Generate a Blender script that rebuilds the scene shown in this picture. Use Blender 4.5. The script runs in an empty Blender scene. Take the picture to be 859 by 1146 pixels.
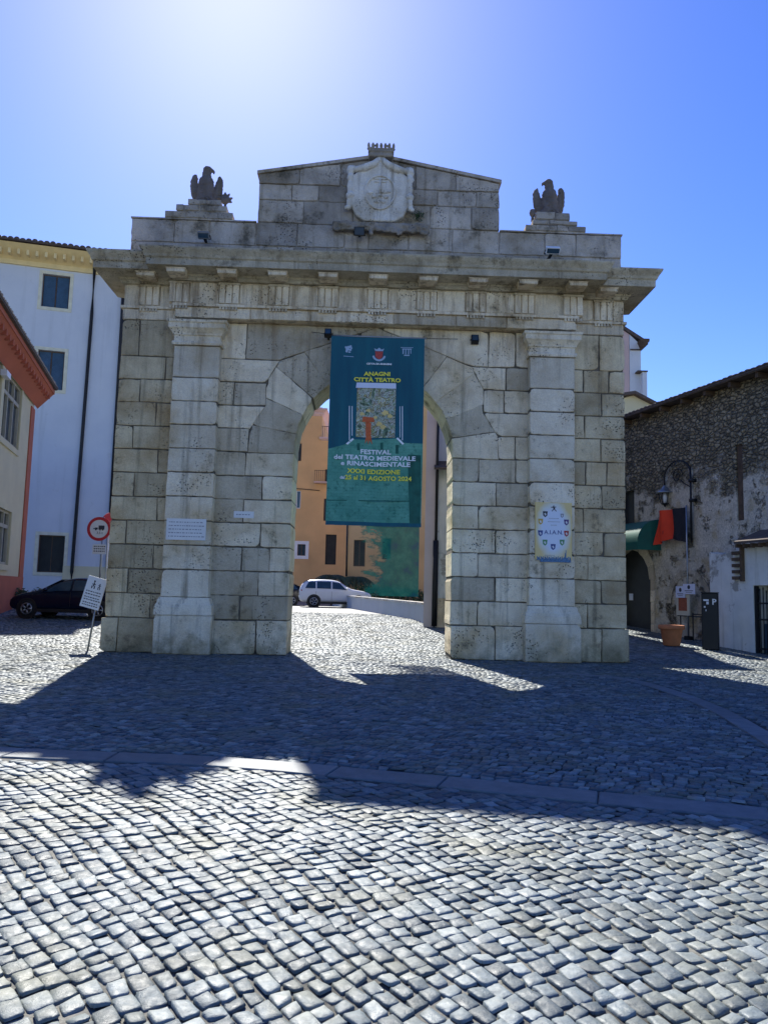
import bpy, math, random
import numpy as np
from mathutils import Vector, Matrix
random.seed(7); rng = np.random.default_rng(11)
S = bpy.context.scene; COL = S.collection
R = math.radians

# ------------------------------------------------------------------ camera model (photo 859 x 1146)
FPX = 860.; PIT = R(6.1); ROL = R(1.4); CZ = 1.6
_cp, _sp, _cr, _sr = math.cos(PIT), math.sin(PIT), math.cos(ROL), math.sin(ROL)
FW = Vector((0, _cp, _sp)); _u0 = Vector((0, -_sp, _cp))
RT = Vector((1, 0, 0)) * _cr + _u0 * _sr; UP = Vector((-1, 0, 0)) * _sr + _u0 * _cr
def ray(x, y): return FW + RT * ((x - 429.5) / FPX) - UP * ((y - 573) / FPX)
def at(x, y, Y):                       # world point seen at pixel (x,y) at distance Y
    d = ray(x, y); t = Y / d.y
    return Vector((d.x * t, Y, CZ + d.z * t))
def gh(Y):                             # height of the ground: the street climbs behind the gate
    return 0.0 if Y < 20.5 else (0.06 * (Y - 20.5) if Y < 31 else 0.63 + 0.008 * (Y - 31))
def ghn(Y): return np.where(Y < 20.5, 0, np.where(Y < 31, 0.06 * (Y - 20.5), 0.63 + 0.008 * (Y - 31)))
def gnd(x, y):
    d = ray(x, y); Y = 20.0
    for _ in range(40): Y = Y * .5 + .5 * (d.y * (gh(Y) - CZ) / d.z)
    return Vector((d.x * Y / d.y, Y, gh(Y)))
class Plane:                           # a vertical plane: local x along it, y = depth behind it, z up
    def __init__(s, x0, y0, yaw):
        s.o = Vector((x0, y0, 0)); s.yaw = R(yaw)
        s.t = Vector((math.cos(s.yaw), math.sin(s.yaw), 0)); s.n = Vector((-s.t.y, s.t.x, 0))
    def p(s, x, y, d=0.0):             # pixel -> (u, z) on the plane at depth d
        r = ray(x, y); k = (s.o.dot(s.n) + d) / r.dot(s.n)
        q = r * k - s.o
        return q.dot(s.t), CZ + r.z * k
    def w(s, u, d, z): return s.o + s.t * u + s.n * d + Vector((0, 0, z))

# ------------------------------------------------------------------ materials
MATS = {}
def nodes(name):
    m = bpy.data.materials.new(name); m.use_nodes = True; nt = m.node_tree
    b = nt.nodes['Principled BSDF']; MATS[name] = m
    return m, nt, b
def N(nt, t, **kw):
    n = nt.nodes.new(t)
    for k, v in kw.items():
        if k in n.inputs.keys(): n.inputs[k].default_value = v
        else: setattr(n, k, v)
    return n
def L(nt, a, b): nt.links.new(a, b)
def ramp(nt, src, stops, interp='LINEAR'):
    r = nt.nodes.new('ShaderNodeValToRGB'); r.color_ramp.interpolation = interp
    e = r.color_ramp.elements
    while len(e) < len(stops): e.new(.5)
    for i, (p, c) in enumerate(stops):
        e[i].position = p; e[i].color = (c[0], c[1], c[2], 1) if hasattr(c, '__len__') else (c, c, c, 1)
    L(nt, src, r.inputs[0]); return r.outputs[0]
def mixc(nt, fac, a, b, mode='MIX'):
    m = nt.nodes.new('ShaderNodeMix'); m.data_type = 'RGBA'; m.blend_type = mode
    for sock, v in ((m.inputs[0], fac), (m.inputs[6], a), (m.inputs[7], b)):
        if hasattr(v, 'is_linked') or hasattr(v, 'links'): L(nt, v, sock)
        elif hasattr(v, '__len__'): sock.default_value = (v[0], v[1], v[2], 1)
        else: sock.default_value = v
    return m.outputs[2]
def coords(nt, scale=(1, 1, 1), world=False):
    if world: g = nt.nodes.new('ShaderNodeNewGeometry'); o = g.outputs['Position']
    else: g = nt.nodes.new('ShaderNodeTexCoord'); o = g.outputs['Object']
    mp = nt.nodes.new('ShaderNodeMapping'); mp.inputs['Scale'].default_value = scale
    L(nt, o, mp.inputs[0]); return mp.outputs[0]
def noise(nt, vec, sc, det=4, rough=.55, dist=0):
    n = N(nt, 'ShaderNodeTexNoise'); n.inputs['Scale'].default_value = sc; n.inputs['Detail'].default_value = det
    n.inputs['Roughness'].default_value = rough; n.inputs['Distortion'].default_value = dist
    L(nt, vec, n.inputs['Vector']); return n.outputs[0]
def bump(nt, b, h, strength=.4, dist=.02, prev=None):
    n = nt.nodes.new('ShaderNodeBump'); n.inputs['Strength'].default_value = strength; n.inputs['Distance'].default_value = dist
    L(nt, h, n.inputs['Height'])
    if prev: L(nt, prev, n.inputs['Normal'])
    L(nt, n.outputs[0], b.inputs['Normal']); return n.outputs[0]
def plain(name, c, rough=.6, metal=0, var=.12, sc=3, bmp=.1, spec=.5):
    m, nt, b = nodes(name); v = coords(nt); n = noise(nt, v, sc, 5)
    lo = [x * (1 - var) for x in c]; hi = [min(1, x * (1 + var)) for x in c]
    L(nt, ramp(nt, n, [(.3, lo), (.7, hi)]), b.inputs['Base Color'])
    b.inputs['Roughness'].default_value = rough; b.inputs['Metallic'].default_value = metal
    b.inputs['Specular IOR Level'].default_value = spec
    if bmp: bump(nt, b, noise(nt, v, sc * 12, 4), bmp, .01)
    return m
def stone(name, light, dark, pitc=(.10, .085, .06), stain=.55, blockvar=.3, warm=(.36, .29, .17)):
    m, nt, b = nodes(name); v = coords(nt)
    geo = nt.nodes.new('ShaderNodeNewGeometry'); rnd = geo.outputs['Random Per Island']
    n1 = noise(nt, v, 1.1, 7, .62, .4)
    c = ramp(nt, n1, [(.32, dark), (.62, light)])
    c = mixc(nt, ramp(nt, noise(nt, v, .75, 4, .6), [(.47, 0), (.68, .75)]), c, warm)
    c = mixc(nt, 1.0, c, ramp(nt, rnd, [(0, 1 - blockvar), (.5, 1.0), (1, 1.14)]), 'MULTIPLY')
    # vertical dark runs
    vs = coords(nt, (2.6, 2.6, .16))
    runs = ramp(nt, noise(nt, vs, 1.6, 5, .6), [(.56, 0), (.72, .65)])
    c = mixc(nt, runs, c, (.17, .14, .09))
    # green and rust grime at the foot, brown soaking along the frieze
    sz_ = nt.nodes.new('ShaderNodeSeparateXYZ'); L(nt, v, sz_.inputs[0])
    if name in ('gate_stone', 'pilaster_stone', 'side_stone'):
        ft_ = nt.nodes.new('ShaderNodeMath'); ft_.operation = 'MULTIPLY_ADD'; L(nt, noise(nt, v, 2.2, 6, .65), ft_.inputs[0]); ft_.inputs[1].default_value = -2.2; L(nt, sz_.outputs[2], ft_.inputs[2])
        c = mixc(nt, ramp(nt, ft_.outputs[0], [(-.9 if False else 0.0, .0), (.001, .0)]), c, (.16, .15, .08))
        mr_ = nt.nodes.new('ShaderNodeMapRange'); L(nt, ft_.outputs[0], mr_.inputs[0]); mr_.inputs[1].default_value = -1.25; mr_.inputs[2].default_value = -.55; mr_.inputs[3].default_value = .75; mr_.inputs[4].default_value = 0
        c = mixc(nt, mr_.outputs[0], c, (.17, .15, .08))
        tp_ = nt.nodes.new('ShaderNodeMapRange'); L(nt, sz_.outputs[2], tp_.inputs[0]); tp_.inputs[1].default_value = 6.8; tp_.inputs[2].default_value = 9.2; tp_.inputs[3].default_value = 0; tp_.inputs[4].default_value = 1
        st_ = ramp(nt, noise(nt, coords(nt, (3.2, 3.2, .35)), 1.3, 6, .65), [(.50, 0), (.62, .6)]); ml_ = nt.nodes.new('ShaderNodeMath'); ml_.operation = 'MULTIPLY'; L(nt, tp_.outputs[0], ml_.inputs[0]); L(nt, st_, ml_.inputs[1])
        c = mixc(nt, ml_.outputs[0], c, (.27, .18, .10))
    # lichen and soot patches
    pat = ramp(nt, noise(nt, v, 1.5, 11, .76), [(stain, 0), (stain + .12, .85)])
    c = mixc(nt, pat, c, (.085, .08, .062))
    vo = N(nt, 'ShaderNodeTexVoronoi'); vo.inputs['Scale'].default_value = 17; L(nt, v, vo.inputs['Vector'])
    msk = ramp(nt, noise(nt, v, .9, 5, .65), [(.52, 0), (.62, 1)])
    pit = ramp(nt, vo.outputs['Distance'], [(.12, 1), (.30, 0)])
    mm = nt.nodes.new('ShaderNodeMath'); mm.operation = 'MULTIPLY'; L(nt, msk, mm.inputs[0]); L(nt, pit, mm.inputs[1])
    c = mixc(nt, mm.outputs[0], c, pitc)
    fine = noise(nt, v, 38, 6, .7)
    c = mixc(nt, .55, c, ramp(nt, fine, [(.3, .62), (.65, 1.15)]), 'MULTIPLY')
    L(nt, c, b.inputs['Base Color']); b.inputs['Roughness'].default_value = .93
    b.inputs['Specular IOR Level'].default_value = .2
    h = nt.nodes.new('ShaderNodeMath'); h.operation = 'SUBTRACT'; L(nt, noise(nt, v, 9, 8, .7), h.inputs[0]); L(nt, mm.outputs[0], h.inputs[1])
    bump(nt, b, h.outputs[0], 1.0, .05)
    return m
stone('gate_stone', (.95, .82, .60), (.72, .60, .42), stain=.575, blockvar=.36, warm=(.55, .40, .20))
stone('pilaster_stone', (.95, .86, .67), (.78, .67, .49), stain=.60, blockvar=.16, warm=(.62, .46, .24))
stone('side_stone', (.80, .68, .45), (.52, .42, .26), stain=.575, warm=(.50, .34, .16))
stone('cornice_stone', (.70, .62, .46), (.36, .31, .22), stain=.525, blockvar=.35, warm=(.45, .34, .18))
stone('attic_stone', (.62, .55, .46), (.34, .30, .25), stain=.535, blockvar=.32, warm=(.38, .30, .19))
stone('shield_stone', (.90, .86, .78), (.70, .66, .58), stain=.66, blockvar=.02)
stone('eagle_stone', (.26, .22, .20), (.13, .11, .10), stain=.56, blockvar=.02, warm=(.2, .16, .13))
plain('joint_mortar', (.13, .11, .08), .95, var=.4, sc=4)
plain('marble', (.75, .75, .74), .5, var=.06)
plain('dark_ink', (.05, .05, .06), .8)
plain('grey_ink', (.32, .32, .34), .8)
plain('black_metal', (.010, .010, .011), .45, .3)
plain('grey_metal', (.35, .37, .38), .4, .8)
plain('white_paint', (.78, .79, .80), .5, var=.05)
plain('sign_red', (.55, .02, .03), .45, var=.05)
plain('white_plaster_smooth', (.60, .64, .70))
def wplaster():
    m, nt, b = nodes('white_plaster'); v = coords(nt)
    c = ramp(nt, noise(nt, v, .35, 6, .6), [(.3, (.57, .60, .64)), (.7, (.68, .70, .72))])
    c = mixc(nt, ramp(nt, noise(nt, coords(nt, (1.6, 1.6, .12)), 1.2, 6, .65), [(.54, 0), (.75, .35)]), c, (.38, .40, .40))
    c = mixc(nt, ramp(nt, noise(nt, v, 1.3, 8, .75), [(.60, 0), (.68, .3)]), c, (.45, .44, .40))
    L(nt, c, b.inputs['Base Color']); b.inputs['Roughness'].default_value = .9; bump(nt, b, noise(nt, v, 6, 7, .7), .35, .02)
wplaster()
plain('cream_plaster', (.66, .60, .38), .9, var=.07, sc=1)
plain('pale_surround', (.72, .68, .50), .9)
plain('yellow_soffit', (.80, .62, .30), .85, var=.1, sc=2)
plain('red_plaster', (.46, .13, .07), .9, var=.12, sc=.8, bmp=.2)
plain('orange_plaster', (.66, .41, .19), .92, var=.16, sc=.35, bmp=.25)
plain('strip_plaster', (.62, .55, .56), .92, var=.1, sc=.8)
plain('pink_plaster', (.60, .44, .40), .92, var=.1, sc=.5)
plain('dark_tile', (.10, .075, .06), .85, var=.35, sc=6)
plain('glass', (.03, .06, .09), .12, var=.2, bmp=0)
plain('shutter_blue', (.04, .10, .17), .5, var=.2)
plain('shutter_dark', (.018, .020, .018), .6, var=.3)
plain('window_grey', (.42, .40, .30), .7)
plain('terracotta', (.55, .20, .08), .85, var=.18, sc=5)
plain('awning_green', (.012, .13, .095), .6, var=.15, sc=2)
plain('flag_red', (.80, .055, .015), .8, var=.06)
plain('flag_black', (.012, .012, .018), .8)
plain('flag_emblem', (.35, .02, .02), .8)
plain('paper', (.72, .76, .88), .8, var=.03)
plain('cream_board', (.62, .58, .44), .8, var=.05)
plain('board_print', (.35, .10, .05), .8, var=.4, sc=30)
plain('tyre', (.015, .015, .016), .85)
plain('rim', (.45, .46, .48), .3, .9)
plain('car_navy', (.006, .012, .035), .18, .3, var=.05, bmp=0)
plain('car_white', (.75, .77, .80), .25, var=.03, bmp=0)
plain('car_black', (.01, .011, .013), .2, .2, bmp=0)
plain('trim_black', (.015, .015, .015), .5)
plain('lamp_clear', (.7, .72, .75), .15)
plain('lamp_red', (.45, .01, .01), .25)
plain('banner_green_dark', (.02, .12, .085), .85, var=.35, sc=4)
plain('letter_white', (.90, .93, .93), .7, var=.02, bmp=0)
plain('letter_yellow', (.92, .84, .08), .7, var=.04, bmp=0)
plain('logo_blue', (.35, .48, .62), .7, var=.05)
plain('emblem_red', (.45, .06, .05), .7, var=.3, sc=40)
plain('figure_orange', (.60, .13, .04), .8, var=.2, sc=20)
plain('poster_yellow', (.80, .60, .22), .8)
plain('crest_purple', (.10, .06, .20), .7); plain('crest_blue', (.05, .08, .25), .7)
plain('crest_green', (.12, .30, .12), .7); plain('crest_gold', (.60, .38, .06), .7)
plain('skyline_blue', (.10, .20, .32), .8, var=.7, sc=60)
plain('iron', (.025, .027, .03), .6, .5)
plain('copper_pipe', (.02, .02, .022), .6, .3)
plain('soil', (.06, .045, .03), .95)
plain('wood_dark', (.10, .065, .04), .85, var=.3, sc=5)

def leafmat(name, a, b_):
    m, nt, b = nodes(name); g = nt.nodes.new('ShaderNodeNewGeometry')
    L(nt, ramp(nt, g.outputs['Random Per Island'], [(0, a), (1, b_)]), b.inputs['Base Color'])
    b.inputs['Roughness'].default_value = .6
    b.inputs['Subsurface Weight'].default_value = 0
leafmat('leaf', (.02, .045, .02), (.07, .12, .04))
leafmat('palm', (.02, .03, .015), (.05, .07, .03))

def rubble():
    m, nt, b = nodes('rubble_wall'); v = coords(nt)
    vo = N(nt, 'ShaderNodeTexVoronoi'); vo.inputs['Scale'].default_value = 4.6; vo.inputs['Randomness'].default_value = 1
    vd = coords(nt, (1, 1, 1.7)); 
    nz = N(nt, 'ShaderNodeTexNoise'); nz.inputs['Scale'].default_value = 3; L(nt, vd, nz.inputs['Vector'])
    add = mixc(nt, .22, vd, nz.outputs[1], 'ADD'); L(nt, add, vo.inputs['Vector'])
    vo2 = N(nt, 'ShaderNodeTexVoronoi', feature='DISTANCE_TO_EDGE'); vo2.inputs['Scale'].default_value = 4.6; L(nt, add, vo2.inputs['Vector'])
    stc = mixc(nt, .85, ramp(nt, noise(nt, v, 5, 6, .7), [(.3, (.18, .155, .105)), (.7, (.56, .47, .31))]),
               ramp(nt, vo.outputs['Color'], [(0, .35), (1, 1.35)]), 'MULTIPLY')
    edge = ramp(nt, vo2.outputs[0], [(.01, 1), (.07, 0)])
    stc = mixc(nt, edge, stc, (.14, .135, .11))
    pl = ramp(nt, noise(nt, v, 2.2, 8, .7), [(.35, (.52, .47, .37)), (.7, (.80, .74, .60))])
    pl = mixc(nt, ramp(nt, noise(nt, v, 1.6, 5, .6), [(.52, 0), (.66, .7)]), pl, (.50, .39, .20))
    # plaster survives below ~5.6 m with a ragged edge
    g = nt.nodes.new('ShaderNodeSeparateXYZ'); L(nt, v, g.inputs[0])
    a = nt.nodes.new('ShaderNodeMath'); a.operation = 'MULTIPLY_ADD'; L(nt, noise(nt, v, .8, 8, .68), a.inputs[0])
    a.inputs[1].default_value = 7.0; L(nt, g.outputs[2], a.inputs[2])
    mk = ramp(nt, a.outputs[0], [(0, 0), (1, 0)]); 
    sub = nt.nodes.new('ShaderNodeMapRange'); L(nt, a.outputs[0], sub.inputs[0])
    sub.inputs[1].default_value = 8.9; sub.inputs[2].default_value = 9.5; sub.inputs[3].default_value = 1; sub.inputs[4].default_value = 0
    hole = ramp(nt, noise(nt, v, 1.2, 9, .75), [(.54, 1), (.60, 0)])
    mu = nt.nodes.new('ShaderNodeMath'); mu.operation = 'MULTIPLY'; L(nt, sub.outputs[0], mu.inputs[0]); L(nt, hole, mu.inputs[1])
    c = mixc(nt, mu.outputs[0], stc, pl)
    grime = ramp(nt, noise(nt, v, 14, 6, .75), [(.35, .45), (.6, 1.1)])
    c = mixc(nt, .7, c, grime, 'MULTIPLY')
    L(nt, c, b.inputs['Base Color']); b.inputs['Roughness'].default_value = .95; b.inputs['Specular IOR Level'].default_value = .15
    inv = nt.nodes.new('ShaderNodeMath'); inv.operation = 'SUBTRACT'; inv.inputs[0].default_value = 1; L(nt, mu.outputs[0], inv.inputs[1])
    hh = nt.nodes.new('ShaderNodeMath'); hh.operation = 'MULTIPLY'; L(nt, inv.outputs[0], hh.inputs[0]); L(nt, ramp(nt, vo2.outputs[0], [(0, 0), (.2, 1)]), hh.inputs[1])
    p = bump(nt, b, hh.outputs[0], 1.0, .09); bump(nt, b, noise(nt, v, 16, 7, .75), .8, .03, p)
rubble()
def shabby():
    m, nt, b = nodes('shabby_plaster'); v = coords(nt)
    c = ramp(nt, noise(nt, v, 1.5, 6, .6), [(.3, (.62, .64, .60)), (.7, (.80, .81, .76))])
    c = mixc(nt, ramp(nt, noise(nt, v, .9, 8, .7), [(.56, 0), (.6, .9)]), c, (.33, .32, .28))
    c = mixc(nt, ramp(nt, noise(nt, coords(nt, (3, 3, .3)), 1.5, 5), [(.55, 0), (.75, .6)]), c, (.28, .29, .22))
    L(nt, c, b.inputs['Base Color']); b.inputs['Roughness'].default_value = .9; bump(nt, b, noise(nt, v, 10, 7, .7), .5, .02)
shabby()
def cobble():
    m, nt, b = nodes('cobble_stone'); v = coords(nt)
    g = nt.nodes.new('ShaderNodeNewGeometry')
    c = ramp(nt, g.outputs['Random Per Island'], [(0, (.045, .065, .078)), (.3, (.088, .117, .13)), (.8, (.145, .18, .19)), (1, (.245, .28, .275))])
    c = mixc(nt, .7, c, ramp(nt, noise(nt, v, 26, 6, .7), [(.3, .6), (.7, 1.35)]), 'MULTIPLY')
    c = mixc(nt, ramp(nt, noise(nt, v, 1.1, 5, .6), [(.48, 0), (.66, .6)]), c, (.15, .15, .095))
    L(nt, c, b.inputs['Base Color'])
    L(nt, ramp(nt, noise(nt, v, 20, 4), [(.3, .42), (.7, .72)]), b.inputs['Roughness'])
    b.inputs['Specular IOR Level'].default_value = .45
    p = bump(nt, b, noise(nt, v, 22, 6, .65), .55, .012); bump(nt, b, noise(nt, v, 120, 4, .6), .35, .003, p)
    m, nt, b = nodes('joint_sand'); v = coords(nt)
    c = ramp(nt, noise(nt, v, .8, 6, .65), [(.42, (.035, .035, .032)), (.58, (.20, .195, .165))])
    c = mixc(nt, .6, c, ramp(nt, noise(nt, v, 60, 4), [(.3, .5), (.7, 1.3)]), 'MULTIPLY')
    L(nt, c, b.inputs['Base Color']); b.inputs['Roughness'].default_value = .95; bump(nt, b, noise(nt, v, 90, 4), .6, .006)
    m, nt, b = nodes('slab_stone'); v = coords(nt); g = nt.nodes.new('ShaderNodeNewGeometry')
    c = ramp(nt, noise(nt, v, 5, 7, .7), [(.3, (.10, .12, .135)), (.7, (.19, .215, .22))])
    c = mixc(nt, 1.0, c, ramp(nt, g.outputs['Random Per Island'], [(0, .8), (1, 1.2)]), 'MULTIPLY')
    L(nt, c, b.inputs['Base Color']); b.inputs['Roughness'].default_value = .6; bump(nt, b, noise(nt, v, 25, 6, .7), .5, .008)
    m, nt, b = nodes('street_setts'); v = coords(nt)
    vo = N(nt, 'ShaderNodeTexVoronoi', feature='DISTANCE_TO_EDGE'); vo.inputs['Scale'].default_value = 7; vo.inputs['Randomness'].default_value = .6; L(nt, v, vo.inputs['Vector'])
    vc = N(nt, 'ShaderNodeTexVoronoi'); vc.inputs['Scale'].default_value = 7; vc.inputs['Randomness'].default_value = .6; L(nt, v, vc.inputs['Vector'])
    c = ramp(nt, vc.outputs['Color'], [(0, (.12, .13, .135)), (1, (.24, .25, .24))])
    c = mixc(nt, ramp(nt, vo.outputs[0], [(.02, 1), (.08, 0)]), c, (.05, .05, .045))
    L(nt, c, b.inputs['Base Color']); b.inputs['Roughness'].default_value = .6
    bump(nt, b, ramp(nt, vo.outputs[0], [(0, 0), (.15, 1)]), .6, .02)
cobble()
def poster_mat():
    m, nt, b = nodes('poster_print'); v = coords(nt); g = nt.nodes.new('ShaderNodeSeparateXYZ'); L(nt, v, g.inputs[0])
    d = nt.nodes.new('ShaderNodeVectorMath'); d.operation = 'DISTANCE'; mp = nt.nodes.new('ShaderNodeMapping'); mp.inputs['Scale'].default_value = (1.0, 0, .60); L(nt, v, mp.inputs[0]); L(nt, mp.outputs[0], d.inputs[0]); d.inputs[1].default_value = (0, 0, .52)
    a = nt.nodes.new('ShaderNodeMath'); a.operation = 'MULTIPLY_ADD'; L(nt, noise(nt, v, 4, 4), a.inputs[0]); a.inputs[1].default_value = .14; L(nt, d.outputs['Value'], a.inputs[2])
    L(nt, ramp(nt, a.outputs[0], [(.36, (.72, .78, .88)), (.46, (.76, .74, .60)), (.55, (.78, .60, .26))]), b.inputs['Base Color']); b.inputs['Roughness'].default_value = .6
poster_mat()
def banner_mats():
    m, nt, b = nodes('banner_blue'); v = coords(nt)
    vs = coords(nt, (2.2, 1, .3)); c = ramp(nt, noise(nt, vs, 1.4, 4), [(.3, (.003, .075, .115)), (.75, (.006, .135, .17))])
    L(nt, c, b.inputs['Base Color']); b.inputs['Roughness'].default_value = .75
    bump(nt, b, noise(nt, coords(nt, (1, 1, .3)), 2, 3), .4, .05)
    m, nt, b = nodes('banner_castle'); v = coords(nt)
    c = ramp(nt, noise(nt, v, 1.3, 5), [(.35, (.08, .31, .22)), (.7, (.17, .46, .33))])
    spk = ramp(nt, noise(nt, v, 9, 8, .85), [(.54, 0), (.60, .8)])
    br = N(nt, 'ShaderNodeTexBrick'); br.inputs['Scale'].default_value = 3.2
    sw = nt.nodes.new('ShaderNodeMapping'); sw.inputs['Rotation'].default_value = (R(90), 0, 0); L(nt, v, sw.inputs[0]); L(nt, sw.outputs[0], br.inputs['Vector'])
    br.inputs['Color1'].default_value = (1, 1, 1, 1); br.inputs['Color2'].default_value = (.8, .85, .85, 1); br.inputs['Mortar'].default_value = (.55, .6, .6, 1); br.inputs['Mortar Size'].default_value = .01
    c = mixc(nt, .8, c, br.outputs[0], 'MULTIPLY')
    c = mixc(nt, spk, c, (.015, .13, .09))
    L(nt, c, b.inputs['Base Color']); b.inputs['Roughness'].default_value = .8
    m, nt, b = nodes('banner_painting'); v = coords(nt)
    vo = N(nt, 'ShaderNodeTexVoronoi'); vo.inputs['Scale'].default_value = 16; L(nt, v, vo.inputs['Vector'])
    c = ramp(nt, noise(nt, v, 2.8, 9, .82, .8), [(.0, (.05, .07, .05)), (.40, (.14, .20, .10)), (.46, (.62, .64, .52)), (.50, (.07, .06, .05)), (.53, (.42, .36, .10)), (.57, (.70, .72, .62)), (.61, (.16, .26, .18)), (.66, (.35, .13, .09))], 'CONSTANT')
    c = mixc(nt, .12, c, vo.outputs['Color'], 'OVERLAY')
    L(nt, c, b.inputs['Base Color']); b.inputs['Roughness'].default_value = .7
    m, nt, b = nodes('banner_mesh'); v = coords(nt)   # thin printed gauze, worn through in patches at the left
    g = nt.nodes.new('ShaderNodeSeparateXYZ'); L(nt, v, g.inputs[0])
    c = ramp(nt, noise(nt, v, 2.2, 6, .7), [(.36, (.01, .13, .13)), (.46, (.01, .20, .11)), (.65, (.06, .34, .18))])
    L(nt, c, b.inputs['Base Color']); b.inputs['Roughness'].default_value = .85
    mr = nt.nodes.new('ShaderNodeMapRange'); L(nt, g.outputs[0], mr.inputs[0])
    mr.inputs[1].default_value = -.6; mr.inputs[2].default_value = 1.0; mr.inputs[3].default_value = -.20; mr.inputs[4].default_value = .42
    ad = nt.nodes.new('ShaderNodeMath'); ad.operation = 'ADD'; L(nt, mr.outputs[0], ad.inputs[0]); L(nt, noise(nt, coords(nt, (1, 1, 2.2)), 1.5, 6, .65), ad.inputs[1])
    L(nt, ramp(nt, ad.outputs[0], [(.50, .03), (.60, .86)]), b.inputs['Alpha'])
banner_mats()

# ------------------------------------------------------------------ mesh helpers
class MB:
    def __init__(s): s.v = []; s.f = []
    def add(s, vs, fs):
        o = len(s.v); s.v += [tuple(v) for v in vs]; s.f += [tuple(i + o for i in f) for f in fs]; return s
    def box(s, x0, x1, y0, y1, z0, z1, M=None):
        vs = [Vector(p) for p in ((x0,y0,z0),(x1,y0,z0),(x1,y1,z0),(x0,y1,z0),(x0,y0,z1),(x1,y0,z1),(x1,y1,z1),(x0,y1,z1))]
        if M: vs = [M @ v for v in vs]
        return s.add(vs, [(0,3,2,1),(4,5,6,7),(0,1,5,4),(1,2,6,5),(2,3,7,6),(3,0,4,7)])
    def prism(s, pts, y0, y1):         # polygon in x-z, counter-clockwise seen from -y
        n = len(pts); vs = [(p[0], y0, p[1]) for p in pts] + [(p[0], y1, p[1]) for p in pts]
        return s.add(vs, [tuple(range(n)), tuple(range(2*n-1, n-1, -1))] + [(i, i+n, (i+1) % n + n, (i+1) % n) for i in range(n)])
    def stone(s, pts, y0, y1, bev=.014, jit=.012, gap=.014):   # bevelled block face
        n = len(pts)
        cx = sum(p[0] for p in pts)/n; cz = sum(p[1] for p in pts)/n
        P0 = [(p[0]+random.uniform(-jit, jit), p[1]+random.uniform(-jit, jit)) for p in pts]; P = []
        wear = random.uniform(.4, 1.5)
        for i in range(n):
            a, b_ = P0[i], P0[(i+1) % n]; l = math.hypot(b_[0]-a[0], b_[1]-a[1]); m_ = max(1, min(14, int(l/.11)))
            for k in range(m_):
                f = k/m_; w_ = .0065*wear if k else 0
                P.append((a[0]+(b_[0]-a[0])*f+random.uniform(-w_, w_), a[1]+(b_[1]-a[1])*f+random.uniform(-w_, w_)))
            if random.random() < .22 and m_ > 2: # a chipped corner
                q_ = P[-m_]; P[-m_] = (q_[0]+(cx-q_[0])*random.uniform(.03, .09), q_[1]+(cz-q_[1])*random.uniform(.04, .14))
        n = len(P)
        yo = random.uniform(-.012, .012)
        def inset(d):
            out = []
            for i in range(n):
                a, b_, c = P[i-1], P[i], P[(i+1) % n]
                e1 = Vector((b_[0]-a[0], b_[1]-a[1])); e2 = Vector((c[0]-b_[0], c[1]-b_[1]))
                if e1.length < 1e-6 or e2.length < 1e-6: out.append(b_); continue
                n1 = Vector((-e1.y, e1.x)).normalized(); n2 = Vector((-e2.y, e2.x)).normalized()
                m = (n1+n2); k = max(.35, m.length_squared/2); m = m/(k) * d
                out.append((b_[0]+m.x*1.0, b_[1]+m.y*1.0))
            return out
        I0 = inset(gap); I1 = inset(gap+bev)
        vs = [(p[0], y0+yo, p[1]) for p in I1] + [(p[0], y0+yo+bev*.9, p[1]) for p in I0] + [(p[0], y1, p[1]) for p in I0]
        fs = [tuple(range(n))]
        for k in (0, n): fs += [(i+k, i+n+k, (i+1) % n+n+k, (i+1) % n+k) for i in range(n)]
        return s.add(vs, fs)
    def sweep(s, x0, x1, yf, yb, prof):  # moulding: rectangle rings grown by 'out' at height z, with jitter-free mitres
        rings = [[(x0-o, yf-o, z), (x1+o, yf-o, z), (x1+o, yb+o*0, z), (x0-o, yb+o*0, z)] for o, z in prof]
        vs = [p for r in rings for p in r]; fs = [(3,2,1,0)]
        for k in range(len(rings)-1):
            fs += [(k*4+i, k*4+(i+1) % 4, k*4+4+(i+1) % 4, k*4+4+i) for i in range(4)]
        o = (len(rings)-1)*4; fs.append((o, o+1, o+2, o+3))
        return s.add(vs, fs)
    def tube(s, pts, r, n=8, close=True):
        pts = [Vector(p) for p in pts]; vs = []; fs = []
        rs = r if hasattr(r, '__len__') else [r]*len(pts)
        for i, p in enumerate(pts):
            d = (pts[min(i+1, len(pts)-1)] - pts[max(i-1, 0)]).normalized()
            a = d.cross(Vector((0, 0, 1))); a = a.normalized() if a.length > 1e-3 else Vector((1, 0, 0)); b_ = d.cross(a)
            vs += [p + a*math.cos(2*math.pi*k/n)*rs[i] + b_*math.sin(2*math.pi*k/n)*rs[i] for k in range(n)]
        for i in range(len(pts)-1): fs += [(i*n+k, i*n+(k+1) % n, (i+1)*n+(k+1) % n, (i+1)*n+k) for k in range(n)]
        if close: fs += [tuple(range(n-1, -1, -1)), tuple((len(pts)-1)*n+k for k in range(n))]
        return s.add(vs, fs)
    def lathe(s, prof, n=24, c=(0, 0, 0), axis='z'):
        vs = []; fs = []
        for r, z in prof:
            for k in range(n):
                a = 2*math.pi*k/n; q = (r*math.cos(a), r*math.sin(a), z) if axis == 'z' else (r*math.cos(a), z, r*math.sin(a))
                vs.append((q[0]+c[0], q[1]+c[1], q[2]+c[2]))
        for i in range(len(prof)-1): fs += [(i*n+k, i*n+(k+1) % n, (i+1)*n+(k+1) % n, (i+1)*n+k) for k in range(n)]
        fs += [tuple(range(n)), tuple((len(prof)-1)*n+k for k in range(n))]
        return s.add(vs, fs)
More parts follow.
